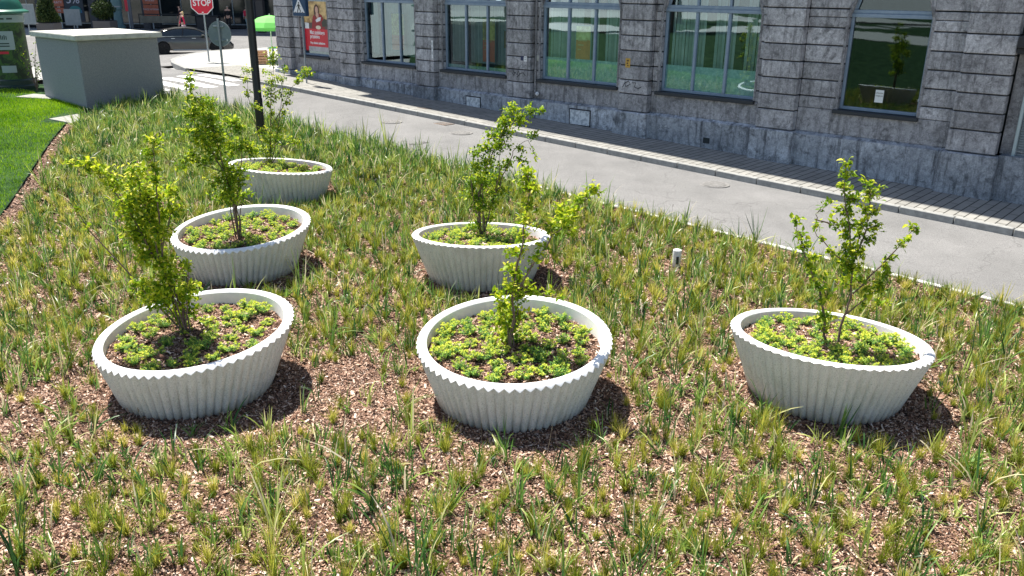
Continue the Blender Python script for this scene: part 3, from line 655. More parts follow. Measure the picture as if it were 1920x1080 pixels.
v0 = Vector((kp[3][0] - kx, kp[3][1] - ky, 0)); v1 = Vector((kp[2][0] - kx, kp[2][1] - ky, 0)); e_ = (v1 - v0).normalized(); o_ = Vector((-e_.y, e_.x, 0)) * -1
if o_.dot(v0) < 0: o_ = -o_
q = MB(); P = [v0 + e_ * .15, v0 + e_ * .95]; q.quadbox([P[0] + Vector((0, 0, .3)), P[1] + Vector((0, 0, .3)), P[1] + o_ * .08 + Vector((0, 0, .3)), P[0] + o_ * .08 + Vector((0, 0, .3)), P[0] + Vector((0, 0, 1.35)), P[1] + Vector((0, 0, 1.35)), P[1] + o_ * .08 + Vector((0, 0, 1.35)), P[0] + o_ * .08 + Vector((0, 0, 1.35))], .008)
q.build('meter_box', noisy('meter_box_paint', (.28, .34, .35), (.34, .4, .41), 6, .6), kk)
tag(kk, 'grey pebbledash utility kiosk with flat overhanging roof slab at the back of the bed', 'kiosk')
# advertising column
ax, ay = -16.72, 28.6; az_ = float(gz(ax, ay)); ac = empty('advertising_column', (ax, ay, az_))
gm_ = mat('column_green', (.03, .16, .11), .35); dk = mat('column_dark', (.01, .035, .03), .4)
q = MB(); q.lathe([(.68, -.1), (.68, .12), (.62, .16), (.62, .30), (.57, .34)], 36); q.build('base', dk, ac, True)
pm = mat('column_poster', (.05, .2, .04), .45); v = coords(pm, (1, 1, 1)); f_ = noise(pm, v, 2.6, 6, .75, 1.2)
lk(pm, ramp(pm, f_, [(.36, (.003, .008, .005)), (.48, (.010, .04, .010)), (.56, (.05, .13, .012)), (.62, (.01, .05, .025)), (.74, (.20, .20, .02))]), B(pm).inputs['Base Color'])
q = MB(); q.lathe([(.56, .33), (.56, 2.12)], 40); q.build('poster_drum', pm, ac, True)
q = MB(); q.lathe([(.57, 2.12), (.60, 2.14), (.60, 2.36), (.57, 2.38)], 40); bn = q.build('name_band', mat('band_pale', (.30, .38, .38), .5), ac, True)
q = MB(); q.lathe([(.60, 2.38), (.78, 2.42), (.78, 2.47), (.63, 2.54), (.57, 2.74), (.42, 2.95), (.2, 3.08), (.03, 3.12)], 40); q.build('dome_cap', gm_, ac, True)
q = MB(); q.lathe([(.03, 3.08), (.05, 3.18), (.07, 3.24), (.03, 3.32), (.005, 3.4)], 12); q.build('finial', gm_, ac, True)
def curved(a0, a1, z0, z1, r, m, name, n=8, par=ac):
    q = MB()
    for i in range(n):
        t0 = R(a0 + (a1 - a0) * i / n); t1 = R(a0 + (a1 - a0) * (i + 1) / n)
        q.quadbox([(r * math.cos(t0), r * math.sin(t0), z0), (r * math.cos(t1), r * math.sin(t1), z0), ((r + .006) * math.cos(t1), (r + .006) * math.sin(t1), z0), ((r + .006) * math.cos(t0), (r + .006) * math.sin(t0), z0),
                   (r * math.cos(t0), r * math.sin(t0), z1), (r * math.cos(t1), r * math.sin(t1), z1), ((r + .006) * math.cos(t1), (r + .006) * math.sin(t1), z1), ((r + .006) * math.cos(t0), (r + .006) * math.sin(t0), z1)])
    return q.build(name, m, par)
lab = mat('label_pale', (.36, .42, .42), .6)
curved(-110, -40, 1.28, 1.86, .562, lab, 'pale_label'); curved(-105, -62, 1.15, 1.23, .563, M['red'], 'red_label'); curved(-92, -48, .56, .78, .563, lab, 'pale_foot_label')
for zz in (1.38, 1.46): curved(-104, -56, zz, zz + .035, .569, dk, 'printed_line')
for i in range(9): curved(-103 + i * 5, -100.5 + i * 5, 1.6, 1.71 + .03 * (i % 2), .569, dk, 'printed_letter', 2)
for a in (-100, -75, -52): curved(a, a + 16, 2.22, 2.27, .602, dk, 'printed_letter', 3)
tag(ac, 'round advertising column with green dome cap and leafy green poster', 'advertising column')
# white marker post in the bed
x, y = 2.51, 12.14; z0 = float(gz(x, y)); q = MB(); q.lathe([(.056, -.02), (.06, .0), (.068, .22), (.064, .27), (.03, .285)], 16); mk = q.build('marker_post', M['white'], None, True, (x, y, z0)); 
q = MB(); q.box(-.02, .02, -.072, -.055, .06, .18, .002); q.build('dark_slot', M['dark'], mk); tag(mk, 'short white marker post half hidden in the grasses near the middle right', 'marker')
# ------------------------------------------------------------- car
def lerp_prof(P, x): return float(np.interp(x, [p[0] for p in P], [p[1] for p in P]))
def make_car(loc, rz, paint, label, roof_only=False):
    c = empty('parked_car', loc, rz)
    # x forward, length 4.6; stations of the lower body
    topP = [(-2.3, .72), (-2.22, .92), (-1.9, 1.0), (-1.2, .98), (.6, .95), (1.0, .93), (1.7, .84), (2.1, .72), (2.28, .52), (2.32, .4)]
    botP = [(-2.3, .42), (-2.1, .26), (-1.8, .2), (1.9, .2), (2.2, .22), (2.32, .3)]
    widP = [(-2.3, .62), (-2.15, .8), (-1.7, .89), (0, .90), (1.5, .88), (2.0, .78), (2.25, .58), (2.32, .45)]
    st = np.linspace(-2.3, 2.32, 44); bm = bmesh.new(); rings = []
    for xx in st:
        zt, zb_, w_ = lerp_prof(topP, xx), lerp_prof(botP, xx), lerp_prof(widP, xx)
        za = zb_
        for wx in (-1.38, 1.36):
            dd = abs(xx - wx)
            if dd < .37: za = max(za, .33 + math.sqrt(.37 ** 2 - dd ** 2))
        prof = [(0, zb_), (w_ * .62, zb_), (w_ * .63, zb_ if za == zb_ else za - .02), (w_ * .97, za), (w_, max(za + .02, zb_ + (zt - zb_) * .42)), (w_ * .985, max(za + .03, zb_ + (zt - zb_) * .62)), (w_ * .97, max(za + .04, zb_ + (zt - zb_) * .78)), (w_ * .90, zt - .035), (w_ * .78, zt), (w_ * .4, zt + .02), (0, zt + .025)]
        ring = [bm.verts.new((xx, -a, b)) for a, b in prof] + [bm.verts.new((xx, a, b)) for a, b in prof[-2:0:-1]]
        rings.append(ring)
    for a, b in zip(rings, rings[1:]):
        n = len(a)
        for i in range(n): bm.faces.new((a[i], a[(i + 1) % n], b[(i + 1) % n], b[i]))
    bm.faces.new(rings[0]); bm.faces.new(rings[-1][::-1])
    q = MB(); q.bm.free(); q.bm = bm; q.build('body', paint, c, True)
    # greenhouse glass and roof
    gl = mat('car_glass', (.012, .02, .022), .05, 0, .9)
    roofP = [(-1.95, 1.0), (-1.3, 1.28), (-.7, 1.40), (-.1, 1.42), (.35, 1.36), (.75, 1.18), (1.15, .95)]
    def shell(x0, x1, inset, zoff, m, name, lowf=None, n=20):
        bm = bmesh.new(); rr = []
        for xx in np.linspace(x0, x1, n):
            zt = lerp_prof(roofP, xx) + zoff; zl = .93 if lowf is None else zt - lowf; w0 = .84 - inset; wt = .60 + .04 * (zt < 1.3) - inset
            if lowf is not None: w0 = wt + (lowf / .48) * (.84 - .60)
            prof = [(w0, min(zl, zt - .004)), (wt + .04, zt - .06 if zt - .06 > zl else zt - .003), (wt - .03, zt - .012), (wt * .5, zt), (0, zt + .004)]
            rr.append([bm.verts.new((xx, -a, b)) for a, b in prof] + [bm.verts.new((xx, a, b)) for a, b in prof[-2::-1]])
        for a, b in zip(rr, rr[1:]):
            for i in range(len(a) - 1): bm.faces.new((a[i], a[i + 1], b[i + 1], b[i]))
        q = MB(); q.bm.free(); q.bm = bm; return q.build(name, m, c, True)
    shell(-1.93, 1.13, .0, 0, gl, 'windows'); shell(-1.45, .45, -.012, .014, paint, 'roof', .07)
    for y_ in (-1, 1):
        q = MB(); q.tube([(-1.93, y_ * .80, 1.0), (-1.3, y_ * .665, 1.27), (-.7, y_ * .64, 1.37), (-.1, y_ * .64, 1.39), (.35, y_ * .65, 1.33), (.75, y_ * .69, 1.17), (1.15, y_ * .8, .95)], .022, 6); q.build('roof_rail', paint, c, True)
        q = MB(); q.tube([(-.28, y_ * .66, 1.36), (-.36, y_ * .845, .97)], .025, 5); q.build('pillar', M['black'], c)
        q = MB(); q.box(.62, .80, y_ * .92 - .08, y_ * .92 + .08, .95, 1.06, .03); q.build('mirror', paint, c)
        q = MB(); q.box(-1.75, .95, y_ * .845 - .006, y_ * .845 + .006, .955, .972); q.build('window_trim', M['metal'], c)
        for xx in (-.95, .12):
            q = MB(); q.box(xx, xx + .2, y_ * .895 - .012, y_ * .895 + .012, .83, .86, .006); q.build('door_handle', M['metal'], c)
        q = MB(); q.tube([(1.93, y_ * .70, .68), (2.08, y_ * .62, .66), (2.17, y_ * .5, .62)], [.05, .06, .03], 8); q.build('headlight', mat('headlight_glass', (.5, .55, .56), .1), c, True)
        q = MB(); q.box(-2.3, -2.2, y_ * .62 - .14, y_ * .62 + .14, .74, .86, .02); q.build('tail_light', M['red'], c)
        q = MB(); q.box(-.9, 1.0, y_ * .895 - .02, y_ * .895 + .01, .21, .27, .008); q.build('side_skirt', M['metal'], c)
        for wx in (-1.38, 1.36):
            W = Matrix.Translation((wx, y_ * .80, .33)) @ Matrix.Rotation(R(90), 4, 'X')
            q = MB(); q.lathe([(.24, -.1), (.31, -.105), (.33, -.08), (.33, .08), (.31, .105), (.24, .1)], 32, M=W); t_ = q.build('wheel', mat('tyre_rubber', (.012, .012, .012), .9), c, True)
            q = MB(); q.lathe([(.235, -.09), (.235, .09)], 24, M=W)
            for k in range(5):
                a = k * 2 * math.pi / 5; S = W @ Matrix.Rotation(a, 4, 'Z'); q.box(.03, .22, -.03, .03, -.10, .10, .01, S)
            q.build('rim', mat('dark_rim', (.05, .05, .05), .3, .6), t_)
    q = MB(); q.box(2.24, 2.33, -.32, .32, .34, .5, .02); q.build('grille', M['black'], c)
    tag(c, label, 'car'); return c
gp = mat('grey_car_paint', (.095, .095, .09), .25, .6, .6); B(gp).inputs['Coat Weight'].default_value = .6
zc_ = float(zroad(-46.1))
make_car((-18.2, 48.6, zc_), R(22), gp, 'dark silver-grey saloon car crossing behind the utility kiosk')
# ------------------------------------------------------------- people
def skin(name, verts, edges, radii, m, parent, levels=1):
    me = bpy.data.meshes.new(name); me.from_pydata([Vector(v) for v in verts], edges, []); o = bpy.data.objects.new(name, me); COL.objects.link(o)
    md = o.modifiers.new('skin', 'SKIN'); me.skin_vertices[0].data[0].use_root = True
    for i, r_ in enumerate(radii):
        rr = r_ if hasattr(r_, '__len__') else (r_, r_); me.skin_vertices[0].data[i].radius = rr
    s_ = o.modifiers.new('sub', 'SUBSURF'); s_.levels = levels; s_.render_levels = levels
    bpy.context.view_layer.update()
    m2 = bpy.data.meshes.new_from_object(o.evaluated_get(bpy.context.evaluated_depsgraph_get()))
    bpy.data.objects.remove(o); m2.materials.clear(); m2.materials.append(m)
    m2.polygons.foreach_set('use_smooth', np.ones(len(m2.polygons), dtype=bool)); m2.name = name
    return obj(name, m2, parent)
skinm = mat('skin', (.55, .33, .24), .6)
def cm(name, c): return noisy(name, c, tuple(x * 1.25 for x in c), 9, .85)
def person(loc, rz, label, top, legs, hair, shoes=(.03, .03, .03), sleeve=None, bare_legs=False, stride=.22, longhair=True, arm=(0, 0), bag=None, pack=None, h=1.0, skirt=None):
    p = empty('person', loc, rz)   # faces local -Y, height 1.7*h
    k = h
    V = [(0, 0, .95), (0, 0, 1.12), (0, .0, 1.30), (0, .01, 1.42), (0, -.005, 1.50), (0, -.02, 1.58), (0, -.02, 1.66)]
    E_ = [(0, 1), (1, 2), (2, 3), (3, 4), (4, 5), (5, 6)]; Rr = [(.15, .11), (.125, .095), (.15, .105), (.13, .08), (.05, .05), (.075, .09), (.065, .08)]
    for sx in (-1, 1):
        st = stride * sx; i = len(V)
        V += [(sx * .09, 0, .90), (sx * .095, -st * .5 - .02, .50), (sx * .095, -st * 1.0 + .05, .09), (sx * .10, -st * 1.0 - .10, .04)]; E_ += [(0, i), (i, i + 1), (i + 1, i + 2), (i + 2, i + 3)]; Rr += [.088, .06, .042, .035]
        i = len(V); a = arm[0] if sx < 0 else arm[1]
        V += [(sx * .19, 0, 1.40), (sx * .235, st * .3, 1.14), (sx * .24, st * .6 - .04 - a * .22, .92 + a * .2), (sx * .24, st * .7 - .06 - a * .30, .83 + a * .28)]; E_ += [(3, i), (i, i + 1), (i + 1, i + 2), (i + 2, i + 3)]; Rr += [.052, .042, .032, .028]
        j = len(V)
        for f_ in range(5):
            V.append((sx * .24 + (f_ - 2) * .012, st * .7 - .07 - a * .36, .775 + a * .31 + abs(f_ - 2) * .008)); E_.append((i + 3, j + f_)); Rr.append(.009)
    V = [tuple(c_ * k for c_ in v) for v in V]
    skin('body', V, E_, [tuple(x * k for x in r_) if hasattr(r_, '__len__') else r_ * k for r_ in Rr], skinm, p)
    g = 1.16; tm = cm('jacket_cloth', top); sm = cm('sleeve_cloth', sleeve) if sleeve else tm
    skin('jacket', [V[0], V[1], V[2], V[3]], [(0, 1), (1, 2), (2, 3)], [(.165 * k, .125 * k), (.145 * k, .115 * k), (.17 * k, .12 * k), (.15 * k, .095 * k)], tm, p)
    for b0 in (11, 24) if False else ():
        pass
    idx = [7 + 4, 7 + 4 + 4 + 5 + 4]
    for b0 in idx: skin('sleeve', [V[b0], V[b0 + 1], V[b0 + 2]], [(0, 1), (1, 2)], [.066 * k, .054 * k, .043 * k], sm, p)
    lm = cm('trouser_cloth', legs)
    for b0 in (7, 7 + 13):
        if not bare_legs: skin('trouser_leg', [V[b0], V[b0 + 1], V[b0 + 2]], [(0, 1), (1, 2)], [.105 * k, .074 * k, .058 * k], lm, p)
        skin('shoe', [V[b0 + 2], V[b0 + 3]], [(0, 1)], [.05 * k, .042 * k], cm('shoe_leather', shoes), p)
    if bare_legs: skin('shorts', [V[0], (0, 0, .78 * k)], [(0, 1)], [(.17 * k, .13 * k), (.19 * k, .13 * k)], lm, p)
    HV = [(0, .02, 1.69), (0, .05, 1.62)] + ([(0, .07, 1.5), (0, .08, 1.36)] if longhair else [(0, .04, 1.58)])
    HV = [tuple(c_ * k for c_ in v) for v in HV]
    skin('hair', HV, [(i, i + 1) for i in range(len(HV) - 1)], [(.075, .085), (.088, .08)] + ([(.085, .05), (.06, .03)] if longhair else [(.07, .06)]), cm('hair_strands', hair), p)
    q = MB(); q.tube([(0, -.105 * k, 1.62 * k), (0, -.125 * k, 1.595 * k)], [.008, .014], 6); q.build('nose', skinm, p, True)
    for sx in (-1, 1):
        q = MB(); q.lathe([(.001, -.01), (.011, 0), (.001, .01)], 8, (sx * .03, -.096 * k, 1.635 * k)); q.build('eye', M['dark'], p)
    q = MB(); q.box(-.022, .022, -.107, -.09, 1.555, 1.565, .002); q.build('mouth', cm('lip', (.4, .1, .1)), p)
    if bag:
        q = MB(); q.box(.27, .37, -.14, .14, .55, .86, .03); q.build('bag', cm('bag_cloth', bag), p)
    if pack:
        q = MB(); q.box(-.14, .14, .10, .26, 1.0, 1.4, .05); q.build('backpack', cm('backpack_cloth', pack), p)
    tag(p, label, 'person'); return p
zf = .62 + .12; zr_ = .62
person((-21.5, 56.6, zr_ - .05), R(-60), 'blonde person in a dark jacket with bright red sleeves behind the grey car', (.015, .015, .02), (.10, .10, .14), (.70, .52, .25), sleeve=(.65, .02, .08), bag=(.6, .45, .5), stride=.2)
person((-19.7, 64.5, zf), R(160), 'person with a crimson backpack walking away beside the lamp post', (.45, .45, .48), (.2, .35, .4), (.18, .15, .14), pack=(.40, .01, .04), stride=.15, longhair=False)
person((-21.2, 64.8, zf), R(10), 'person in a black suit standing in the shade left of the lamp post', (.012, .012, .014), (.012, .012, .014), (.35, .3, .25), stride=.05, longhair=False)
person((-24.5, 64.2, zf), R(-70), 'person with bare legs and dark top in the shade beside the stop sign', (.05, .02, .025), (.3, .35, .45), (.06, .04, .03), bare_legs=True, stride=.25)
# ------------------------------------------------------------- flower stall under a green umbrella
um = empty('market_umbrella', (-10.72, 38.3, zf)); gg = mat('umbrella_cloth', (.30, .78, .22), .7)
t = gg.node_tree; tr = nd(gg, 'ShaderNodeBsdfTranslucent'); tr.inputs[0].default_value = (.35, .85, .28, 1); mx = nd(gg, 'ShaderNodeMixShader'); mx.inputs[0].default_value = .45
lk(gg, B(gg).outputs[0], mx.inputs[1]); lk(gg, tr.outputs[0], mx.inputs[2]); lk(gg, mx.outputs[0], t.nodes['Material Output'].inputs[0])
q = MB(); N8 = 8; rr = [(.98, 1.34), (.98, 1.47), (.82, 1.68), (.52, 1.86), (.22, 1.94), (.02, 1.97)]
for (ra, za), (rb_, zb_) in zip(rr, rr[1:]):
    for i in range(N8):
        a0, a1 = 2 * math.pi * i / N8, 2 * math.pi * (i + 1) / N8
        q.poly([(ra * math.cos(a0), ra * math.sin(a0), za), (ra * math.cos(a1), ra * math.sin(a1), za), (rb_ * math.cos(a1), rb_ * math.sin(a1), zb_), (rb_ * math.cos(a0), rb_ * math.sin(a0), zb_)])
bmesh.ops.remove_doubles(q.bm, verts=q.bm.verts, dist=.001); cnp = q.build('canopy', gg, um); sm_ = cnp.modifiers.new('s', 'SOLIDIFY'); sm_.thickness = .01
q = MB(); q.tube([(0, 0, 0), (0, 0, 2.03)], .022, 8); q.build('pole', M['white'], um)
q = MB(); q.lathe([(.25, 0), (.25, .05), (.06, .1)], 16); q.build('foot', M['kerb'], um)
tag(um, 'lime green market umbrella at the corner of the stone building', 'umbrella')
tb = empty('stall_table', (-10.15, 38.0, zf))
q = MB(); q.box(-.6, .6, -.35, .35, .60, .64, .01); q.build('table_top', mat('green_cloth', (.35, .7, .45), .8), tb)
for a in (-.52, .52):
    for b in (-.28, .28): q = MB(); q.box(a - .02, a + .02, b - .02, b + .02, 0, .60); q.build('leg', M['metal'], tb)
tag(tb, 'small stall table with pale green cover under the lime umbrella', 'table')
wood = noisy('crate_wood', (.50, .27, .14), (.66, .42, .26), 12, .8)
def crate(x, y, z, w_, h_, label, rz=0):
    c = empty('crate', (x, y, z), rz)
    for i in range(3):
        for (a0, a1, b0, b1) in ((-w_, w_, -w_, -w_ + .02), (-w_, w_, w_ - .02, w_), (-w_, -w_ + .02, -w_ + .02, w_ - .02), (w_ - .02, w_, -w_ + .02, w_ - .02)):
            q = MB(); z_ = .01 + i * h_ / 3; q.box(a0, a1, b0, b1, z_, z_ + h_ / 3 - .025, .003); q.build('slat', wood, c)
    q = MB(); q.box(-w_ + .02, w_ - .02, -w_ + .02, w_ - .02, .01, .03); q.build('bottom', wood, c)
    for a in (-1, 1):
        for b in (-1, 1): q = MB(); q.box(a * (w_ - .035) - .014, a * (w_ - .035) + .014, b * (w_ - .035) - .014, b * (w_ - .035) + .014, .03, h_); q.build('corner_post', wood, c)
    tag(c, label, 'crate', 'wooden crates at the stall'); return c
crate(-10.86, 37.1, zf, .24, .33, 'lower wooden crate in the stack on the sunny corner pavement', .2)
crate(-10.84, 37.1, zf + .335, .22, .24, 'upper wooden crate in the stack on the sunny corner pavement', .35)
# ------------------------------------------------------------- shops across the square
sb = empty('shop_building', (-30, 68, .6)); SX, SY, SZ0 = -30, 68, .6
fm = noisy('dark_facade', (.035, .036, .04), (.06, .06, .065), 1.2, .85)
q = MB(); q.box(-70, 60, 2.2, 14, 0, 30); q.build('wall', fm, sb)
q = MB(); q.box(-70, 60, -.1, 2.3, 3.6, 4.1, .02); q.build('canopy_slab', fm, sb)
for i in range(22):
    x_ = -44 + i * 4.1
    q = MB(); q.box(x_, x_ + .55, 0, .55, -.1, 3.62, .02); q.build('column', noisy('column_stone', (.05, .05, .055), (.085, .085, .09), 5, .8) if i == 0 else bpy.data.materials['column_stone'], sb)
    q = MB(); q.box(x_ + .7, x_ + 3.95, 2.10, 2.16, .35, 3.2); wd = q.build('window', mat('shop_glass', (.02, .028, .032), .08, 0, .8) if i == 0 else bpy.data.materials['shop_glass'], sb)
    q = MB(); [q.box(a, b, 2.06, 2.12, .3, 3.25) for a, b in ((x_ + .62, x_ + .7), (x_ + 2.28, x_ + 2.35), (x_ + 3.95, x_ + 4.03))]; q.box(x_ + .62, x_ + 4.03, 2.06, 2.12, .25, .33); q.build('frame', M['metal'], wd)
tag(sb, 'dark shaded shop building with columns and shop windows across the square', 'building')
og = noisy('orange_sign', (.30, .075, .04), (.42, .12, .06), 6, .6); wt_ = mat('sign_letters', (.45, .45, .5), .6)
def shop_sign(px, w_, zs, name, label, lines, y_=-.2, m=og):
    x0 = (px - 965) / 24.2; o = empty(name, (x0, 68 + y_, 0)); 
    for (za, zb_) in zs: q = MB(); q.box(-w_ / 2, w_ / 2, -.04, .04, za, zb_, .01); q.build('panel', m, o)
    for t_, z_, s_ in lines: text_obj('lettering', t_, s_, wt_, Matrix.Translation((0, -.045, z_)) @ Matrix.Rotation(R(90), 4, 'X'), o, .003)
    q = MB(); q.box(-.05, .05, .04, .09, .6, max(z[1] for z in zs)); q.build('stand', M['metal'], o)
    tag(o, label, 'shop sign'); return o
shop_sign(286, 1.15, [(2.45, 3.2), (1.72, 2.40), (1.15, 1.66)], 'shop_sign', 'stack of orange shop sign panels above the grey car', [('SKLEP', 2.75, .3), ('TWÓJ WYMIAR', 2.05, .18), ('WYPRZ', 1.42, .17)])
shop_sign(114, .95, [(2.2, 3.0), (1.72, 2.12)], 'shop_sign', 'orange shop sign left of the 5% poster', [('RATY', 2.5, .25), ('0%', 1.9, .22)])
shop_sign(242, .35, [(1.9, 3.2)], 'shop_sign', 'narrow red hanging shop banner above the kiosk roof', [], m=M['red'])
o = shop_sign(142, 1.5, [(1.1, 3.3)], 'shop_poster', 'dark shop poster with large 5% and a teal shape below', [('5%', 2.72, .9)], m=mat('poster_navy', (.02, .03, .045), .6))
for e_ in (o,): 
    q = MB(); q.lathe([(.001, -.02), (.45, -.02), (.45, .02), (.001, .02)], 24, M=Matrix.Translation((.1, -.05, 1.95)) @ Matrix.Rotation(R(90), 4, 'X') @ Matrix.Diagonal((1, .7, 1, 1))); q.build('teal_shape', mat('teal', (.02, .16, .17), .6), e_)
    q = MB(); q.box(-.65, .6, -.05, -.042, 1.75, 1.95); q.build('blue_band', mat('cyan_band', (.03, .14, .28), .6), e_)
def grey_board(x, y, w_, z0, z1, label):
    o = empty('sign_board', (x, y, zf)); q = MB(); q.box(-w_ / 2, w_ / 2, -.02, .02, z0, z1, .01); q.build('board', M['signback'], o)
    q = MB(); q.tube([(0, .05, 0), (0, .05, z1)], .04, 8); q.build('pole', M['metal'], o)
    q = MB(); [q.box(-w_ / 2 + .1, w_ / 2 - .1, .02, .035, z_, z_ + .05) for z_ in (z0 + .15, z1 - .2)]; q.build('rail', M['metal'], o)
    tag(o, label, 'sign board'); return o
grey_board(-31.3, 62, 1.15, .35, 1.45, 'plain grey sign board on a pole right above the kiosk roof')
grey_board(-32.6, 58.5, 1.15, .55, 1.85, 'plain grey sign board on a pole beside the dome of the advertising column')
def crown(name, n, fn, size, m, parent, tint=(0, 1)):
    P = np.array([fn() for _ in range(n)]); d1 = rng.normal(size=(n, 3)); d1 /= np.linalg.norm(d1, axis=1)[:, None]
    d2 = np.cross(d1, rng.normal(size=(n, 3))); d2 /= np.linalg.norm(d2, axis=1)[:, None]
    L = size * rng.uniform(.7, 1.3, n)[:, None]
    V = np.stack([P - d1 * L * .5, P + d2 * L * .28, P + d1 * L * .5, P - d2 * L * .28], 1).reshape(-1, 3)
    Fc = np.arange(n * 4).reshape(n, 4); return obj(name, np_mesh(name, V, Fc, m, rng.uniform(tint[0], tint[1], n)), parent)
evg = leafy('evergreen_leaf', [(0, (.012, .03, .008)), (.6, (.035, .07, .015)), (1, (.10, .13, .03))], .2, .6)
def tub(x, y, w_, h_, cw, ch, n, label, cone=False):
    o = empty('planter_tub', (x, y, zf)); q = MB(); q.box(-w_ / 2, w_ / 2, -w_ / 2, w_ / 2, 0, h_, .03); q.build('tub', mat('tub_concrete', (.13, .12, .115), .9), o)
    q = MB(); q.box(-w_ / 2 + .06, w_ / 2 - .06, -w_ / 2 + .06, w_ / 2 - .06, h_ - .01, h_ + .015); q.build('soil', M['groove'], o)
    tag(o, label[0], 'planter')
    s_ = empty('clipped_shrub', (x, y, zf + h_)); q = MB(); q.tube([(0, 0, 0), (.02, .0, ch * .4), (0, .01, ch * .8)], [.05, .04, .02], 7); q.build('stem', M['bark'], s_)
    def fn():
        while True:
            v = rng.uniform(-1, 1, 3)
            r_ = math.hypot(v[0], v[1]); lim = (1 - (v[2] + 1) / 2 * .9) if cone else math.sqrt(max(0, 1 - v[2] ** 2))
            if r_ < lim * (1 + .12 * math.sin(7 * v[2] + 3 * math.atan2(v[1], v[0]))): return (v[0] * cw / 2, v[1] * cw / 2, ch / 2 + v[2] * ch / 2 + .05)
    crown('foliage', n, fn, .11, evg, s_); tag(s_, label[1], 'shrub')
tub(-28.4, 60.6, 1.2, .75, 1.55, 1.35, 3500, ('square grey concrete tub with a round evergreen shrub in front of the shops', 'rounded evergreen shrub in the square concrete tub'))
tub(-27.2, 51.0, 1.0, 1.0, 1.3, 2.6, 5000, ('dark concrete tub with a cone-shaped evergreen beside the advertising column', 'tall cone-shaped dark evergreen in the dark tub'), True)
def pole(x, y, h_, r_, m, label, cat='post', name='post'):
    o = empty(name, (x, y, zf)); q = MB(); q.lathe([(r_ * 1.7, 0), (r_ * 1.6, .06), (r_, .1), (r_, h_ * .98), (r_ * .7, h_)], 16); q.build('shaft', m, o, True)
    q = MB(); q.lathe([(r_ * 2.0, -.02), (r_ * 2.0, .03)], 16); q.build('base_plate', m, o); tag(o, label, cat)
pole(-27.3, 62.3, 5, .11, mat('grey_post_paint', (.10, .11, .13), .6), 'thick grey lamp pole in the shade between shrub tub and orange signs', 'street lamp', 'street_lamp')
tl = empty('kiosk_pillar', (-29.2, 64.5, zf)); q = MB(); q.lathe([(.42, 0), (.42, .25), (.32, .3), (.30, 1.3), (.38, 1.4), (.36, 3.2)], 24); q.build('pillar', mat('pale_teal', (.10, .19, .20), .5), tl, True)
q = MB(); q.lathe([(.39, 1.55), (.39, 1.63)], 24); q.build('band', M['metal'], tl); tag(tl, 'pale teal round pillar behind the rounded evergreen shrub', 'pillar')
fe = empty('railing', (-25.8, 64.8, zf))
q = MB(); [q.tube([(a, 0, 0), (a, 0, 1.1)], .03, 6) for a in (-2, -.6, .8, 2.2)]; q.build('posts', M['dark'], fe)
q = MB(); q.box(-2, 2.2, -.015, .015, 1.02, 1.1); q.build('top_rail', M['dark'], fe); q = MB(); q.box(-1.95, 2.15, -.03, -.016, .45, .95); q.build('banner', noisy('tan_banner', (.13, .12, .09), (.2, .19, .15), 3, .8), fe)
tag(fe, 'low railing with a tan banner in the shade behind the grey car', 'railing')
for i, (x, y, w_, h_, lb) in enumerate(((-22.7, 64.9, 1.6, .95, 'low dark tub in the shade right of the stop sign'), (-17.8, 61.5, .5, 2.2, 'tall dark bin-like cabinet in the shade behind the umbrella'))):
    o = empty('street_cabinet', (x, y, zf)); q = MB(); q.box(-w_ / 2, w_ / 2, -.3, .3, 0, h_, .03); q.build('cabinet', mat('cabinet_dark', (.03, .03, .033), .6), o)
    q = MB(); q.box(-w_ / 2 - .03, w_ / 2 + .03, -.33, .33, h_, h_ + .05, .01); q.build('lid', M['dark'], o); tag(o, lb, 'cabinet')
# trees of the park left of the frame: they show in the window reflections and through the side views
treeleaf = leafy('tree_leaf', [(0, (.02, .06, .01)), (.6, (.06, .14, .02)), (1, (.16, .24, .05))], .35, .5)
for i, (x, y, hh, rr_, lb) in enumerate(((-43, 9, 9, 2.8, 'broad park tree nearest the path, left of the lawn'), (-47, 22, 10, 3.2, 'broad park tree by the cross street end of the lawn'), (-62, 3, 11, 3.5, 'tall park tree beyond the pale path'))):
    z_ = float(gz(x, y)); o = empty('park_tree', (x, y, z_)); q = MB(); q.tube([(0, 0, -.1), (.05, 0, 1.5), (-.05, .1, 3.5), (.1, 0, hh * .8)], [.28, .22, .17, .05], 10)
    for k in range(7):
        a = k * 2.4; q.tube([(0, .05, 3 + k * .5), (math.cos(a) * rr_ * .4, math.sin(a) * rr_ * .4, 4 + k * .6), (math.cos(a) * rr_ * .8, math.sin(a) * rr_ * .8, 5 + k * .6)], [.09, .06, .02], 6)
    q.build('trunk', M['bark'], o, True); cen = [(rng.normal() * rr_ * .45, rng.normal() * rr_ * .45, hh * .68 + rng.normal() * hh * .13) for _ in range(26)]
    def fn():
        c_ = cen[int(rng.integers(len(cen)))]; v = rng.normal(size=3) * rr_ * .22; return (c_[0] + v[0], c_[1] + v[1], c_[2] + v[2])
    crown('crown', 7000, fn, .22, treeleaf, o); tag(o, lb, 'tree', 'park trees')
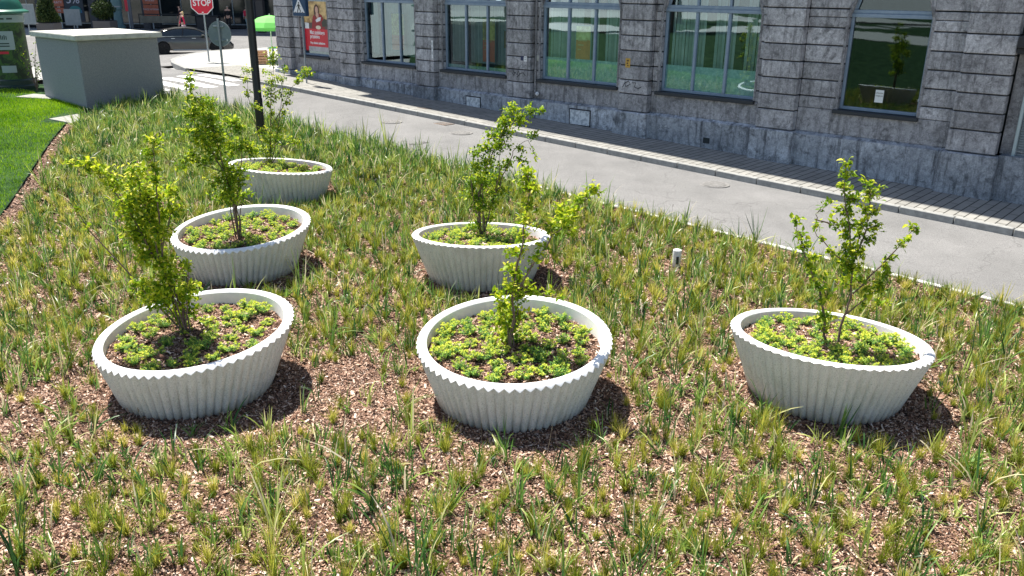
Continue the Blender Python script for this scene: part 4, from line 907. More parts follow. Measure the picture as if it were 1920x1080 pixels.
# ------------------------------------------------------------- planters
PL = [(-3.3136, 7.9462, 0.8306), (.0123, 7.7686, 1.2794), (3.3098, 7.9918, 4.1758), (-4.0134, 11.7873, 1.0567), (-.4477, 11.6278, 4.6351), (-4.5245, 16.2801, 3.8777)]
HR, RB, TT, DS = .645, .76449, .0990, .05824
tt = math.tan(TT)
def rimpt(th, r): return (DS + r * math.cos(th) * math.cos(TT), r * math.sin(th), HR + r * math.cos(th) * math.sin(TT))
def make_planter():
    o = empty('planter')
    NF = 64; SUB = 8; N = NF * SUB; V = []; Fc = []
    rows = [0, .04, .12, .3, .5, .7, .86, .94, 1.0]
    for t_ in rows:
        for i in range(N):
            th = 2 * math.pi * i / N; ph = (i % SUB) / SUB; tri = 1 - abs(2 * ph - 1)
            kk_ = min(1, max(0, (t_ - .72) / .22)); fl = tri * kk_ + (1 - kk_) * math.sin(math.pi * ph) ** .5
            dep = .048 - .028 * t_
            x1, y1, z1 = rimpt(th, 1.0 - dep * (1 - fl) - .004); z1 -= .010 + (.019 - .012 * math.cos(th)) * tri
            rb_ = (RB - dep * (1 - fl)) - (.02 if t_ == 0 else 0); x0, y0, z0 = rb_ * math.cos(th), rb_ * math.sin(th), (-.03)
            V.append((x0 + (x1 - x0) * t_, y0 + (y1 - y0) * t_, z0 + (z1 - z0) * t_))
    R_ = len(rows)
    for a in range(R_ - 1):
        for i in range(N): j = (i + 1) % N; Fc.append((a * N + i, a * N + j, (a + 1) * N + j, (a + 1) * N + i))
    me = np_mesh('bowl', V, Fc, M['planter']); obj('bowl', me, o)
    # rim: bevelled band whose lower edge follows the flutes
    V = []; Fc = []
    def ringrow(f_):
        for i in range(N): V.append(f_(2 * math.pi * i / N, 1 - abs(2 * ((i % SUB) / SUB) - 1)))
    def a0(th, tri):
        tri = .8 * tri + .2 * math.sin(tri * math.pi / 2); x, y, z = rimpt(th, 1.0 - .018 * (1 - tri) + .0005); return (x, y, z - .008 - (.021 - .013 * math.cos(th)) * tri)
    def a1(th, tri): return (lambda p: (p[0], p[1], p[2] - .006))(rimpt(th, .981))
    def a2(th, tri): return rimpt(th, .972)
    def a3(th, tri): return rimpt(th, .902)
    def a4(th, tri): x, y, z = rimpt(th, .891); return (x, y, z - .012)
    def a5(th, tri): x, y, z = rimpt(th, .868); return (x, y, z - .26)
    for f_ in (a0, a1, a2, a3, a4, a5): ringrow(f_)
    for a in range(5):
        for i in range(N): j = (i + 1) % N; Fc.append((a * N + i, a * N + j, (a + 1) * N + j, (a + 1) * N + i))
    me = np_mesh('rim', V, Fc, M['rim']); me.polygons.foreach_set('use_smooth', np.ones(len(me.polygons), dtype=bool)); me.set_sharp_from_angle(angle=R(30)); obj('rim', me, o)
    # mulch surface with loose chips
    V = []; rad = np.linspace(0, .885, 20); ns = 64
    for r_ in rad:
        for i in range(ns):
            th = 2 * math.pi * i / ns; x, y, z = rimpt(th, r_); z = HR + (x - DS) * tt * .7; V.append((x, y, z - .135 + .03 * math.cos(r_ * 1.6) + .012 * math.sin(9 * x + 2) * math.sin(11 * y)))
    Fc = [(a * ns + i, a * ns + (i + 1) % ns, (a + 1) * ns + (i + 1) % ns, (a + 1) * ns + i) for a in range(19) for i in range(ns)]
    obj('mulch', np_mesh('mulch', V, Fc, M['mulch'], smooth=True), o)
    n = 9000; r_ = .875 * np.sqrt(rng.uniform(0, 1, n)); th = rng.uniform(0, 2 * np.pi, n); X = DS + r_ * np.cos(th) * math.cos(TT); Y = r_ * np.sin(th)
    Z = HR + (X - DS) * tt * .7 - .135 + .03 * np.cos(r_ * 1.6) + .012 * np.sin(9 * X + 2) * np.sin(11 * Y)
    V_, F_, T_ = chips(X, Y, Z, .022); c_ = obj('mulch_chips', np_mesh('mulch_chips', V_, F_, M['chip'], T_), o); c_['kind'] = 'stuff'
    return o
def chips(X, Y, Z, size):
    n = len(X); a = rng.uniform(0, 2 * np.pi, n); tl = rng.normal(0, .32, n); tw = rng.normal(0, .32, n)
    L = size * rng.lognormal(0, .42, n); W = L * rng.uniform(.22, .6, n)
    d = np.stack([np.cos(a) * np.cos(tl), np.sin(a) * np.cos(tl), np.sin(tl)], -1); e = np.stack([-np.sin(a) * np.cos(tw), np.cos(a) * np.cos(tw), np.sin(tw)], -1)
    P = np.stack([X, Y, Z + .004 + np.abs(np.sin(tl)) * L * .5 + rng.uniform(0, .008, n)], -1); L = L[:, None] / 2; W = W[:, None] / 2
    V = np.stack([P - d * L - e * W, P + d * L * rng.uniform(.6, 1, (n, 1)) - e * W, P + d * L + e * W * .6, P - d * L * .9 + e * W], 1).reshape(-1, 3)
    return V, np.arange(4 * n).reshape(n, 4), rng.beta(1.6, 1.5, n)
proto = make_planter()
plab = ['front left white fluted concrete planter, nearest on the left', 'front middle white fluted concrete planter with a dark scuff on its inner rim', 'white fluted concrete planter at the far right, its rim sloping down to the right',
        'second planter of the left row, directly behind the front left planter', 'white fluted planter behind the front middle one, half covered by its shrub', 'farthest white fluted planter, beside the black lamp post']
planters = []
for i, (x, y, a) in enumerate(PL):
    o = proto if i == 0 else copy_tree(proto)
    o.location = (x, y, 0); o.rotation_euler = (0, 0, a); tag(o, plab[i], 'planter', 'white fluted planters'); planters.append(o)
def soil_z(i, x, y):
    """world x,y offset from the planter centre -> height of its mulch"""
    a = PL[i][2]; u = x * math.cos(a) + y * math.sin(a); return HR + (u - DS) * tt * .7 - .115
# ------------------------------------------------------------- stonecrop tufts
def sedum_mesh(seed, flower):
    g = np.random.default_rng(seed); n = 110; V = []; Fc = []; T = []
    ns = 24
    for s_ in range(ns):
        a = g.uniform(0, 2 * np.pi); r_ = .070 * math.sqrt(g.uniform(.02, 1)); hgt = g.uniform(.05, .12) * (1 - r_ * 4.5); lean = r_ * 1.0
        top = np.array([math.cos(a) * (r_ + lean * .5), math.sin(a) * (r_ + lean * .5), hgt]); bot = np.array([math.cos(a) * r_ * .4, math.sin(a) * r_ * .4, 0])
        fl = g.uniform() < flower * 1.1
        for k in range(17):
            t_ = g.uniform(.15, 1); p = bot + (top - bot) * t_; b = g.uniform(0, 2 * np.pi); el = g.uniform(-.1, .9)
            d = np.array([math.cos(b) * math.cos(el), math.sin(b) * math.cos(el), math.sin(el)]); e = np.cross(d, [0, 0, 1.0]); e /= np.linalg.norm(e) + 1e-6
            L = g.uniform(.022, .040); w_ = .0046; i = len(V)
            V += [p, p + d * L * .5 + e * w_, p + d * L, p + d * L * .5 - e * w_]; Fc.append((i, i + 1, i + 2, i + 3)); T.append(g.uniform(.25, .85) * (.65 + .35 * t_))
        if fl:
            for k in range(13):
                b = g.uniform(0, 2 * np.pi); el = g.uniform(.1, 1.4); d = np.array([math.cos(b) * math.cos(el), math.sin(b) * math.cos(el), math.sin(el)]); e = np.cross(d, [.1, 0, 1.0]); e /= np.linalg.norm(e) + 1e-6
                L = g.uniform(.016, .026); i = len(V); p = top; V += [p, p + d * L * .6 + e * .0055, p + d * L, p + d * L * .6 - e * .0055]; Fc.append((i, i + 1, i + 2, i + 3)); T.append(g.uniform(.62, .98))
    return np_mesh('stonecrop', V, Fc, M['sedum'], T)
SM = [sedum_mesh(100 + i, f_) for i, f_ in enumerate((.2, .35, .7, .9, 1.0, .5))]
sed_n = [36, 50, 50, 40, 42, 34]; where = ['front left planter', 'front middle planter', 'far right planter', 'second left-row planter', 'planter behind the middle one', 'farthest planter']
sl = ['short tuft of green stonecrop', 'green stonecrop tuft with yellow tips']
for i in range(6):
    pts = []; tries = 0
    while len(pts) < sed_n[i] and tries < 6000:
        tries += 1; r_ = .77 * math.sqrt(rng.uniform()); th = rng.uniform(0, 2 * np.pi); x, y = r_ * math.cos(th), r_ * math.sin(th)
        if i == 0 and (y > .3 and x > .0) and rng.uniform() < .75: continue
        if i == 0 and x > .45 and rng.uniform() < .6: continue
        if min([math.hypot(x - a, y - b) for a, b in pts] + [9]) < (.185 if i in (0, 3) else .172): continue
        pts.append((x, y))
    made = []
    for x, y in pts:
        k = int(rng.integers(6)); sc = rng.uniform(.78, 1.18) if i in (0, 3) else rng.uniform(.82, 1.25)
        o = obj('stonecrop_plant', SM[k], None, (PL[i][0] + x + DS * math.cos(PL[i][2]), PL[i][1] + y + DS * math.sin(PL[i][2]), soil_z(i, x, y) - .002), (rng.normal() * .08, rng.normal() * .08, rng.uniform(0, 6.28))); o.scale = (sc, sc, sc * rng.uniform(.8, 1.15))
        f_ = k in (2, 3, 4); r_ = math.hypot(x, y); sec = ['right', 'back right', 'back', 'back left', 'left', 'front left', 'front', 'front right'][int(((math.atan2(y, x) + math.pi / 8) % (2 * math.pi)) / (math.pi / 4))]
        pos = (sec + ' of the stem' if r_ < .34 else 'midway to the ' + sec if r_ < .58 else 'against the ' + sec + ' rim')
        tag(o, ('small ' if sc < .92 else 'large ' if sc > 1.1 else '') + ('yellow-tipped' if f_ else 'green') + ' stonecrop, ' + pos + ', ' + where[i], 'stonecrop', 'stonecrop tufts in the ' + where[i]); made.append(o)
    by = {}
    for o in made: by.setdefault(o['label'], []).append(o)
    for lb, os_ in by.items():
        if len(os_) > 1:
            for n_, o in enumerate(sorted(os_, key=lambda q: q.location.x)): o['label'] = ('leftmost ' if n_ == 0 else 'rightmost ' if n_ == len(os_) - 1 else 'middle ' if len(os_) == 3 else ('inner left ', 'inner right ', 'central ')[min(n_ - 1, 2)]) + lb
# ------------------------------------------------------------- shrubs
SHRUBS=[([[[-9,13,58],[-14,11,93],[-24,8,128],[-27,6,168],[-31,4,199],[-33,1,223]],[[-24,8,128],[-17,2,186],[-13,-3,219],[-9,-9,258]],[[-24,8,128],[-47,7,184],[-59,6,206],[-73,5,226],[-97,4,235]],[[-9,13,58],[-2,5,104],[8,-2,138]],[[-11,13,62],[-58,7,122],[-88,0,169],[-101,-6,201]],[[-12,13,74],[-31,11,93],[-47,9,111]],[[-24,13,144],[-14,22,181],[-15,31,202]]],[[-12,-2,256,6,15],[-13,-3,246,6,15],[-8,-10,233,5,10],[-13,-3,219,5,9],[-33,-4,225,10,42],[-51,-2,216,9,30],[-64,-5,227,7,18],[-79,-2,233,7,18],[-103,14,232,5,9],[-57,15,190,9,30],[-38,11,200,14,77],[-22,11,200,12,51],[-14,24,202,7,21],[-11,17,188,8,24],[-51,10,184,11,42],[-33,11,178,15,82],[-23,31,173,8,24],[-46,15,160,13,66],[-21,-4,166,11,42],[-49,8,151,7,18],[-33,17,143,12,51],[-41,8,134,9,30],[-22,0,131,11,42],[-50,8,111,7,18],[-25,1,108,14,66],[-14,16,115,9,30],[2,6,129,6,15],[-46,12,92,10,34],[-24,6,89,15,77],[-10,20,89,13,60],[5,7,106,8,21],[-19,22,71,10,30],[-4,21,72,7,15],[-88,0,169,3,3],[-94,-8,189,3,3],[-76,9,139,2,2]]),([[[-2,-1,58],[-1,3,106],[4,6,144],[9,10,176],[14,14,207],[13,18,228]],[[0,3,106],[17,1,140],[37,-1,174],[57,-3,196],[75,-5,218]],[[-3,-1,58],[-9,2,89],[-12,6,107]],[[1,-1,58],[3,5,82],[6,12,114]],[[4,12,120],[24,15,109],[50,18,103]]],[[13,25,224,8,23],[18,14,214,7,18],[8,18,216,5,9],[15,18,198,7,15],[11,5,188,5,9],[6,20,168,6,13],[21,21,176,4,4],[-3,-4,157,6,11],[9,18,150,5,9],[19,12,145,5,7],[30,3,161,5,7],[23,-10,157,4,6],[38,9,181,8,20],[50,-12,192,9,26],[46,8,196,6,13],[56,1,179,5,7],[61,-13,212,5,7],[75,-13,219,7,15],[69,-1,214,5,7],[58,-1,196,6,11],[-1,12,134,7,18],[4,22,118,9,26],[-6,-1,115,7,15],[-13,-6,112,6,11],[4,13,102,9,26],[-10,-9,100,7,18],[0,14,86,10,29],[-15,-7,83,7,15],[-3,13,70,9,23],[7,12,81,6,11],[-13,8,60,5,7],[24,16,109,4,6],[37,24,104,5,7],[49,11,106,3,3],[14,16,112,5,7]]),([[[2,-7,58],[8,-8,88],[11,-10,108],[7,-11,143],[0,-12,172],[-11,-13,208],[-16,-15,244]],[[7,-11,143],[18,-5,179],[18,1,215],[16,6,223]],[[6,-11,138],[-17,-5,159],[-33,1,178]],[[12,-10,112],[36,-10,142],[51,-10,163],[62,-11,182]],[[-8,-7,61],[-17,-7,102],[-34,-7,142],[-45,-6,164],[-52,-6,185]],[[-18,-7,182],[-36,-18,190],[-43,-28,199]],[[8,-8,88],[22,-19,110],[33,-29,136]]],[[-15,-12,243,4,5],[-13,-15,234,6,10],[-12,-5,216,6,10],[-7,-11,212,5,8],[-28,-22,209,4,5],[14,3,221,5,7],[21,7,210,7,14],[28,1,218,3,2],[4,-11,210,5,7],[-12,-5,196,6,10],[0,-6,194,5,8],[9,-15,200,6,10],[27,-4,194,5,7],[-15,-10,184,5,7],[-2,-5,179,6,10],[10,-10,184,6,12],[22,-12,181,6,10],[-8,-12,170,6,10],[10,-1,169,5,8],[17,-15,169,5,8],[-6,-20,157,8,19],[10,-8,156,7,17],[20,-2,152,5,8],[7,-11,139,8,19],[-2,-12,144,6,12],[17,-2,123,6,10],[4,-3,121,6,10],[-34,-9,180,4,5],[-20,4,163,4,5],[-16,-12,155,5,8],[-53,-11,184,5,7],[-45,2,169,5,8],[-43,-8,159,6,10],[-30,1,147,5,8],[-37,-15,138,5,8],[-23,2,128,5,7],[-25,-15,121,5,7],[-19,-15,106,5,7],[-11,-7,87,6,10],[-19,-11,86,5,7],[-11,-6,72,4,5],[63,-1,180,3,3],[67,-6,176,4,4],[51,-22,174,4,5],[47,-15,164,4,5],[46,-9,150,4,5],[36,-10,141,5,7],[35,-24,136,4,5],[23,-29,130,6,10],[27,-39,123,5,8],[18,-25,118,5,8],[47,-10,100,4,5],[19,-22,103,4,5],[-11,0,128,4,4]]),([[[5,-19,58],[5,-19,102],[-3,-20,144],[-19,-20,182],[-35,-21,208],[-39,-21,241],[-37,-22,278]],[[5,-19,102],[-4,-24,151],[-27,-29,161],[-50,-34,177]],[[6,-19,94],[18,-22,153],[26,-25,191],[19,-28,218]],[[5,-19,58],[10,-12,96],[17,-5,116]],[[-3,-20,144],[-8,-30,199],[-14,-40,245]]],[[-32,-33,279,6,10],[-37,-19,265,7,10],[-38,-27,254,5,6],[-38,-20,235,10,24],[-15,-41,246,11,27],[-42,-25,227,7,12],[-19,-28,225,14,43],[-34,-28,203,12,31],[-12,-32,208,14,43],[14,-35,219,11,27],[25,-25,213,7,10],[-1,-35,194,14,43],[-28,-24,185,14,43],[-45,-28,174,11,27],[-58,-38,158,8,15],[-31,-28,163,9,17],[-12,-11,170,14,43],[20,-35,185,12,31],[38,-35,185,10,24],[45,-31,175,7,10],[1,-18,152,11,27],[15,-19,152,10,20],[-3,-26,136,14,43],[12,-24,138,13,35],[-22,-27,133,9,17],[-20,-20,111,10,20],[2,-30,116,14,43],[7,0,111,9,17],[19,5,113,5,6],[-63,-10,204,6,8]]),([[[0,16,58],[-3,16,104],[0,16,144],[14,16,174],[31,17,212],[42,17,236]],[[0,16,58],[14,18,104],[29,20,143],[44,23,174],[54,25,188],[72,28,197]],[[0,16,58],[-11,14,105],[-16,13,144],[-8,12,178]],[[31,17,212],[51,27,224],[82,38,233]],[[14,18,104],[25,17,144],[27,17,184]]],[[42,11,234,11,29],[68,36,234,8,13],[82,27,234,6,8],[30,15,219,10,22],[54,21,219,10,22],[12,26,200,10,22],[37,24,201,11,29],[72,28,197,7,11],[-7,0,180,7,13],[10,10,185,11,25],[27,11,186,11,25],[55,18,181,6,8],[62,16,165,6,8],[77,34,164,4,3],[-11,4,158,10,22],[6,5,161,11,25],[27,28,154,8,16],[41,24,162,6,8],[-19,25,132,9,19],[-1,14,135,12,33],[20,27,136,9,19],[-23,18,112,9,16],[-5,23,111,11,25],[16,24,115,10,22],[34,18,116,6,8],[2,6,97,11,25],[17,11,100,8,13],[-6,24,69,9,16],[5,25,77,9,16]]),([[[-44,58,58],[-36,62,137],[-31,65,190],[-21,69,261]],[[-44,58,62],[-67,65,126],[-79,72,183],[-79,78,237]],[[-37,62,127],[-7,55,170],[14,48,208],[49,40,236]],[[-43,58,73],[-21,55,128],[-6,52,192],[4,49,240]],[[-44,58,62],[-17,68,88],[8,79,94]]],[[-21,75,262,12,17],[-27,66,250,8,9],[1,60,239,8,9],[43,43,236,10,14],[53,48,236,7,7],[27,43,222,9,11],[-75,71,237,8,9],[-82,77,217,7,7],[-77,63,194,7,7],[-66,69,172,7,7],[-60,83,161,6,5],[-44,74,230,6,5],[-29,53,215,12,17],[-7,38,224,9,11],[-35,57,197,12,17],[-10,59,195,10,11],[12,44,197,7,7],[-24,60,184,10,11],[5,45,176,8,9],[-5,66,153,9,9],[-38,63,173,9,9],[-30,55,154,7,7],[-17,45,134,10,11],[-51,54,118,10,11],[-47,50,99,13,20],[-39,62,83,13,20],[-63,50,83,11,14],[-13,44,116,10,11],[-29,55,109,10,11],[9,73,93,10,11],[-10,91,97,8,7],[-44,49,67,11,14]])]
slab_ = ['dense yellow-green shrub leaning left out of the front left planter', 'slender shrub with a long branch reaching right, in the front middle planter', 'airy two-stemmed shrub in the far right planter',
         'dark-stemmed leafy shrub with one tall shoot, in the second planter of the left row', 'bushy shrub leaning right, in the planter behind the middle one', 'sparse pale shrub in the farthest planter, beside the lamp post']
hue = [(.32, 1.0), (.36, 1.0), (.25, 1.0), (.24, .95), (.22, .92), (.25, 1.0)]
for i, (stems, clumps) in enumerate(SHRUBS):
    b0 = stems[0][0]; bx, by = PL[i][0] + b0[0] / 100, PL[i][1] + b0[1] / 100; bz = soil_z(i, b0[0] / 100, b0[1] / 100) - .02
    o = empty('shrub', (bx, by, bz)); off = np.array([b0[0] / 100, b0[1] / 100, bz]); q = MB(); allp = []
    for si, st in enumerate(stems):
        P = [Vector(np.array(p) / 100 - off) for p in st]
        if si == 0 or (P[0].length < .25): P[0] = Vector((P[0].x * .4, P[0].y * .4, -.02 + 0 * P[0].z)) if P[0].length < .25 else P[0]
        # subdivide with a little wobble
        Q = [P[0]]
        for a, b in zip(P, P[1:]):
            for t_ in (.33, .66, 1): Q.append(a.lerp(b, t_) + (Vector(rng.normal(size=3)) * .010 if t_ < 1 else Vector()))
        r0_ = (.013 if si == 0 else .008) if i != 2 else (.012 if si in (0, 4) else .007)
        q.tube(Q, [max(.0028, r0_ * (1 - j / (len(Q) - 1)) + .0025) for j in range(len(Q))], 6); allp += Q
    if i == 0 or i == 3 or i == 4:
        for k in range(4):
            a = k * 1.7; P = allp[min(len(allp) - 1, 3 + k)]; q.tube([(math.cos(a) * .03, math.sin(a) * .03, -.02), (math.cos(a) * .05 + P.x * .5, math.sin(a) * .05 + P.y * .5, P.z * .55), tuple(P)], [.011, .009, .006], 6)
    LP = []; LT = []; LD = []
    ap = np.array([tuple(v) for v in allp])
    for (cx, cy, cz, rc, n) in clumps:
        c_ = np.array([cx, cy, cz]) / 100 - off; rc = rc / 100
        j = int(np.argmin(np.linalg.norm(ap - c_, axis=1))); near = ap[j]
        twigs = max(2, int(rc / .017)); n = int(n * (4.6, 5.0, 6.5, 5.4, 6.5, 6.0)[i])
        ends = []
        for _ in range(twigs):
            v = rng.normal(size=3); v /= np.linalg.norm(v); v[2] = abs(v[2]) * .9 + .1 * v[2]; e_ = c_ + v * rc * rng.uniform(.65, 1.15); s_ = near + (c_ - near) * rng.uniform(.0, .6)
            q.tube([tuple(s_), tuple((s_ + e_) / 2 + rng.normal(size=3) * .01), tuple(e_)], [.0035, .0026, .0016], 4); ends.append((s_, e_))
        for _ in range(max(6, n)):
            s_, e_ = ends[int(rng.integers(len(ends)))]; t_ = rng.uniform(.15, 1.05); p = s_ + (e_ - s_) * t_ + rng.normal(size=3) * rc * .42
            LP.append(p); LT.append((t_, (p[2] - c_[2]) / rc)); LD.append((e_ - s_) / (np.linalg.norm(e_ - s_) + 1e-6))
    q.build('stems', M['bark'], o, True)
    LP = np.array(LP); LT = np.array(LT); LD = np.array(LD); n = len(LP)
    d = LD * .5 + rng.normal(size=(n, 3)) * .75; d[:, 2] -= .12; d /= np.linalg.norm(d, axis=1)[:, None]
    up = np.tile([0, 0, 1.0], (n, 1)) + rng.normal(size=(n, 3)) * .45; sd = np.cross(d, up); sd /= np.linalg.norm(sd, axis=1)[:, None]; nn = np.cross(sd, d)
    far = {0: 1.0, 1: 1.0, 2: .95, 3: 1.05, 4: 1.0, 5: 1.1}[i]
    L = (.049 * far * rng.lognormal(0, .22, n))[:, None]; W = L * rng.uniform(.24, .34, (n, 1)); fold = .35
    base = LP; tip = LP + d * L - nn * L * .12; m1 = LP + d * L * .42; A_ = m1 + sd * W + nn * W * fold; B_ = m1 - sd * W + nn * W * fold; A2 = LP + d * L * .75 + sd * W * .6 + nn * W * .1; B2 = LP + d * L * .75 - sd * W * .6 + nn * W * .1; mid2 = LP + d * L * .75 - nn * L * .06
    V = np.stack([base, A_, A2, tip, B2, B_, m1, mid2], 1).reshape(-1, 3); k = np.arange(n)[:, None] * 8
    F_ = np.concatenate([k + np.array([[0, 1, 2, 6]]), k + np.array([[6, 2, 3, 7]]), k + np.array([[0, 6, 4, 5]]), k + np.array([[6, 7, 3, 4]])])
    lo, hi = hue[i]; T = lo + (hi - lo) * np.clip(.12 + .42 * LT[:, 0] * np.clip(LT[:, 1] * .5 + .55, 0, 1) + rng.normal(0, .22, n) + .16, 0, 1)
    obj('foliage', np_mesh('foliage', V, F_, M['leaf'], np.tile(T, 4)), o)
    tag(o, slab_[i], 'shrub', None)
# small sapling beside the kiosk
sx, sy = -15.55, 27.75; o = empty('sapling', (sx, sy, float(gz(sx, sy)))); q = MB(); ends = []
for k in range(7):
    a = k * .9; e_ = (math.cos(a) * (.15 + .07 * k), math.sin(a) * .3, .8 + .14 * k); q.tube([(0, 0, 0), (e_[0] * .3, e_[1] * .3, e_[2] * .5), e_], [.012, .008, .003], 5); ends.append(e_)
q.build('stems', M['bark'], o)
def fn(): e_ = ends[int(rng.integers(7))]; t_ = rng.uniform(.4, 1); return (e_[0] * t_ + rng.normal() * .05, e_[1] * t_ + rng.normal() * .05, e_[2] * t_ + rng.normal() * .05)
crown('foliage', 170, fn, .07, M['leaf'], o, (.1, .7)); tag(o, 'thin sapling with sparse small leaves between the advertising column and the kiosk', 'sapling')
# ------------------------------------------------------------- bark chips and grasses
def sample(n, x0, x1, y0, y1): return rng.uniform(x0, x1, n), rng.uniform(y0, y1, n)
def inbed(X, Y, m=.0): return (X > lawn_x(Y) + m) & (X * NV[0] + Y * NV[1] < 12.84) & ~((Y > 24.4 + 0 * X) & (X < -10.9 - (26.6 - Y) * .72)) 
def clear(X, Y, r_):
    k = np.ones(len(X), bool)
    for a, b, _ in PL: k &= np.hypot(X - a, Y - b) > r_
    k &= np.hypot(X - 2.51, Y - 12.0) > .2
    return k
def bedz(X, Y): return gz(X, Y) + .02 * np.sin(X * 2.3 + np.sin(Y * 1.9)) * np.sin(Y * 2.7 + X) * smooth((12.6 - (X * NV[0] + Y * NV[1])) / .8)
def shade_gap(X, Y):
    k = np.ones(len(X), bool)
    for a, b, _ in PL[:5]: k &= (np.hypot(X - a - .22, Y - b + .28) > 1.04) | (rng.uniform(size=len(X)) < .18)
    return k
def infrustum(X, Y, pad=.6): return np.abs(X) < (Y * .94 + 3.4 * .34) * .64 + pad
VV = []; TT_ = []
for (n, y0, y1, sz) in ((330000, 4.3, 9.2, .0195), (160000, 9.2, 14.5, .026), (40000, 14.5, 24, .045)):
    X, Y = sample(n * 2, -13, 9, y0, y1); k = inbed(X, Y) & clear(X, Y, .72) & infrustum(X, Y, .5); X, Y = X[k][:n], Y[k][:n]
    v_, f_, t_ = chips(X, Y, bedz(X, Y), sz); VV.append(v_); TT_.append(t_)
V = np.concatenate(VV); ch = obj('bark_chips', np_mesh('bark_chips', V, np.arange(len(V)).reshape(-1, 4), M['chip'], np.concatenate(TT_))); tag(ch, 'loose reddish brown bark chips covering the planting bed', 'bark chips', kind='stuff')
def blades(X, Y, Z, L, lean, az, wd, segs, droop, twist=.0):
    """curved blades; returns V,F index per blade = segs quads"""
    n = len(X); t_ = np.linspace(0, 1, segs + 1)[None, :]
    ln = lean[:, None]; dr_ = droop[:, None]
    hx = (np.sin(ln) * t_ + dr_ * t_ ** 2.2) * L[:, None]; hz = (np.cos(ln) * t_ - dr_ * .75 * t_ ** 2.4) * L[:, None]
    hz = np.maximum(hz, .012)
    px_ = X[:, None] + np.cos(az)[:, None] * hx; py_ = Y[:, None] + np.sin(az)[:, None] * hx; pz_ = Z[:, None] + hz
    w_ = wd[:, None] * np.minimum(1, (1.02 - t_) * 2.6) * (.55 + .45 * np.minimum(1, t_ * 4)); ta = az + np.pi / 2 + rng.normal(0, .5, n)
    ox = np.cos(ta)[:, None] * w_; oy = np.sin(ta)[:, None] * w_; oz = rng.normal(0, .35, n)[:, None] * w_
    A = np.stack([px_ - ox, py_ - oy, pz_ - oz], -1); Bq = np.stack([px_ + ox, py_ + oy, pz_ + oz], -1)
    V = np.stack([A, Bq], 2).reshape(-1, 3); m_ = 2 * (segs + 1); k = np.arange(n)[:, None, None] * m_; s_ = np.arange(segs)[None, :, None] * 2
    F_ = (k + s_ + np.array([0, 1, 3, 2])[None, None, :]).reshape(-1, 4); return V, F_
def tufts_at(x0, x1, y0, y1, sp, jit=.58):
    gx_, gy_ = np.meshgrid(np.arange(x0, x1, sp), np.arange(y0, y1, sp)); X = gx_.ravel() + rng.uniform(-jit, jit, gx_.size) * sp; Y = gy_.ravel() + rng.uniform(-jit, jit, gx_.size) * sp; return X, Y
def dens(X, Y):
    """bare patches of mulch beside the front planters, denser towards the back left"""
    d = 1.06 + .20 * np.sin(X * 2.1 + 1.3 * np.sin(Y * 1.7)) * np.sin(Y * 2.6 + 1.1 * np.sin(X * 1.3)) + .15 * np.sin(X * 5.3 + Y * 2.2) * np.sin(Y * 4.9 - X * 1.7)
    for (a, b, r_, s_) in ((-5.0, 7.7, .55, .8), (-1.75, 8.2, .75, .75), (1.75, 8.3, .50, .6), (-1.5, 7.4, .6, .5), (-.9, 6.6, .55, .45), (-2.3, 10.9, .5, .3), (-1.9, 12.9, .5, .4), (-4.6, 6.9, .5, .7)):
        d -= s_ * np.exp(-((X - a) ** 2 + (Y - b) ** 2) / (r_ ** 2) / 1.2)
    return d
def build_strap():
    X, Y = tufts_at(-13.5, 9.5, 4.2, 27, .142); k = inbed(X, Y, .35) & infrustum(X, Y, .8) & clear(X, Y, .98) & shade_gap(X, Y); X, Y = X[k], Y[k]
    n_ = X * NV[0] + Y * NV[1]; back = smooth((Y - 13) / 8); edge = smooth((n_ - 11.4) / 1.2) * smooth((14 - X * 4) / 14)
    k = rng.uniform(size=len(X)) < np.clip(dens(X, Y), 0, 1) * (.72 + .28 * back); X, Y, back, edge = X[k], Y[k], back[k], edge[k]
    nb = np.clip(rng.poisson(9, len(X)) + (back * 6).astype(int), 3, 24); id_ = np.repeat(np.arange(len(X)), nb); N = len(id_)
    bx = X[id_] + rng.normal(0, .022, N); by = Y[id_] + rng.normal(0, .022, N); size = rng.lognormal(-.05, .38, len(X)) * (1 + .35 * edge + .15 * back)
    tilt_az = rng.uniform(0, 6.28, len(X)); L = (.235 * size[id_] * rng.uniform(.45, 1.25, N)); lean = np.abs(rng.normal(.20, .26, N)); az = np.where(rng.uniform(size=N) < .35, tilt_az[id_] + rng.normal(0, .5, N), rng.uniform(0, 6.28, N))
    droop = np.clip(rng.normal(.16, .24, N), 0, .95) * (1 - .3 * edge[id_])
    V, F_ = blades(bx, by, bedz(bx, by) - .005, L, lean, az, .0064 * rng.uniform(.6, 1.4, N) * (1 + .35 * back[id_]), 4, droop)
    tuft = np.clip(rng.normal(.44, .20, len(X)), .02, .8)[id_]; T = np.clip(tuft + rng.normal(0, .13, N), 0, .82); dead = rng.uniform(size=N) < .13; T[dead] = rng.uniform(.85, 1, dead.sum())
    o = obj('strappy_grass', np_mesh('strappy_grass', V, F_, M['strap'], np.repeat(T, 4))); tag(o, 'green strappy grasses planted all over the bark-mulched bed', 'grass', kind='stuff'); print('strap', len(X), N)
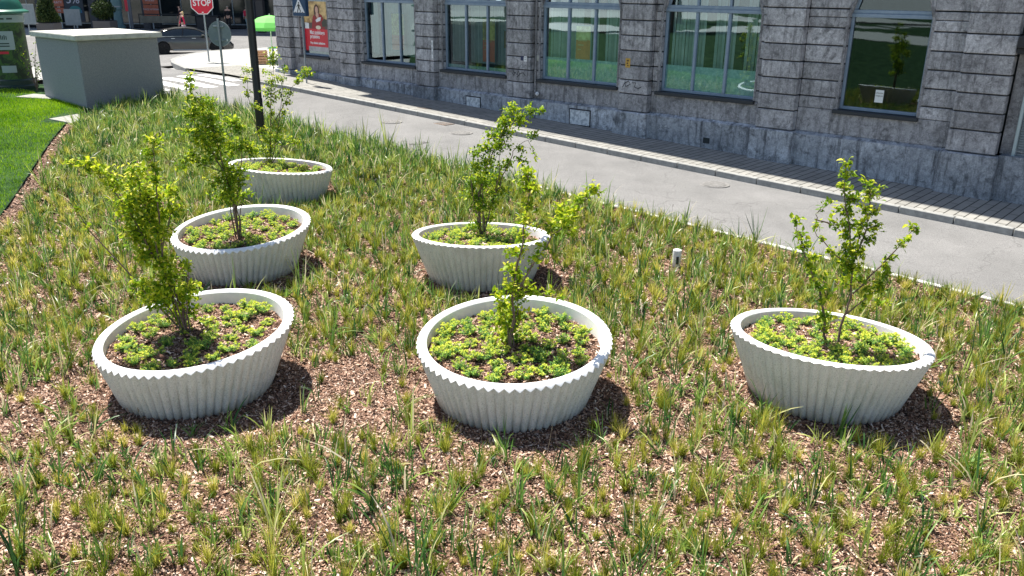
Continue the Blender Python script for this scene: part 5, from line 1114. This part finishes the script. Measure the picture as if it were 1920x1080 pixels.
def build_feather():
    X, Y = tufts_at(-13.5, 9.5, 4.2, 27, .178); k = inbed(X, Y, .3) & infrustum(X, Y, .8) & clear(X, Y, 1.0) & shade_gap(X, Y); X, Y = X[k], Y[k]
    n_ = X * NV[0] + Y * NV[1]; back = smooth((Y - 12) / 8)
    k = rng.uniform(size=len(X)) < np.clip(dens(X, Y), 0, 1) * .8; X, Y, back = X[k], Y[k], back[k]
    near = Y < 10; nb = np.where(near, 70, 46); id_ = np.repeat(np.arange(len(X)), nb); N = len(id_)
    bx = X[id_] + rng.normal(0, .012, N); by = Y[id_] + rng.normal(0, .012, N); size = rng.lognormal(.02, .33, len(X)); wind = rng.normal(.25, .3, len(X))
    L = .17 * size[id_] * rng.uniform(.5, 1.25, N); lean = np.abs(rng.normal(.10, .26, N)); az = rng.uniform(0, 6.28, N)
    V, F_ = blades(bx, by, bedz(bx, by) - .004, L, lean, az, .0020 * rng.uniform(.7, 1.3, N) * np.where(Y[id_] < 10, 1, 1.9), 2, np.clip(rng.normal(.12, .12, N), 0, .5))
    tuft = rng.beta(2.0, 2.2, len(X))[id_] * .85; base_t = np.clip(tuft + rng.normal(0, .07, N), 0, 1); T = np.stack([base_t * .8, np.clip(base_t + .14, 0, 1)], 1).ravel()
    o = obj('feather_grass', np_mesh('feather_grass', V, F_, M['feather'], T)); tag(o, 'fine olive and straw-yellow feather grass tufts dotted through the bed', 'grass', kind='stuff'); print('feather', len(X), N)
def build_seedheads():
    n = 160; X, Y = sample(n * 6, -7, 8, 5, 18); k = inbed(X, Y, .3) & infrustum(X, Y) & clear(X, Y, 1.0); X, Y = X[k][:n], Y[k][:n]; n = len(X)
    q = MB()
    for x, y in zip(X, Y):
        z = float(bedz(np.array([x]), np.array([y]))[0]); h_ = rng.uniform(.25, .42); dx, dy = rng.normal(0, .04, 2)
        q.tube([(x, y, z), (x + dx, y + dy, z + h_ * .7), (x + dx * 1.3, y + dy * 1.3, z + h_)], [.0022, .002, .0015], 3); q.tube([(x + dx * 1.3, y + dy * 1.3, z + h_ - .05), (x + dx * 1.35, y + dy * 1.35, z + h_ - .02), (x + dx * 1.4, y + dy * 1.4, z + h_ + .01)], [.002, .0055, .002], 4)
    o = q.build('seed_heads', mat('seed_head', (.16, .13, .09), .8)); tag(o, 'thin dark seed heads on stalks rising from the grasses', 'seed heads', kind='stuff')
build_strap(); build_feather(); build_seedheads()
def build_lawn():
    parts = []
    for (n, x0, x1, y0, y1, L0, wd) in ((200000, -20, -9, 12, 26, .085, .007), (60000, -24, -13, 20, 29.4, .08, .009)):
        X, Y = sample(n, x0, x1, y0, y1); k = (X < lawn_x(Y) - .03) & (X * NV[0] + Y * NV[1] < 12.8) & (X * DR[0] + Y * DR[1] > -33.1) & (X > -Y * .62 - 2.2)
        k &= ~((Y > 24.6) & (X > -12.39 - (Y - 24.57) * 1.13)) & ~((X > -12.6) & (X < -11.5) & (Y > 22.2) & (Y < 23.6)) & ~((X > -15.35) & (X < -14.15) & (Y > 26) & (Y < 26.8)); X, Y = X[k], Y[k]; N = len(X)
        V, F_ = blades(X, Y, gz(X, Y) + .03, L0 * rng.uniform(.5, 1.2, N), np.abs(rng.normal(.2, .3, N)), rng.uniform(0, 6.28, N), wd * rng.uniform(.6, 1.2, N), 1, np.zeros(N))
        T = np.clip(rng.normal(.5, .27, N) + .22 * np.sin(X * 1.7) * np.sin(Y * 1.3 + X * .4), 0, 1); parts.append((V, F_, T))
    off = 0; Vs = []; Fs = []; Ts = []
    for V, F_, T in parts: Vs.append(V); Fs.append(F_ + off); Ts.append(T); off += len(V)
    o = obj('lawn_grass', np_mesh('lawn_grass', np.concatenate(Vs), np.concatenate(Fs), M['lawngrass'], np.concatenate(Ts))); tag(o, 'short bright green mown lawn grass left of the bed', 'grass', kind='stuff')
build_lawn()
scene.render.engine = 'CYCLES'
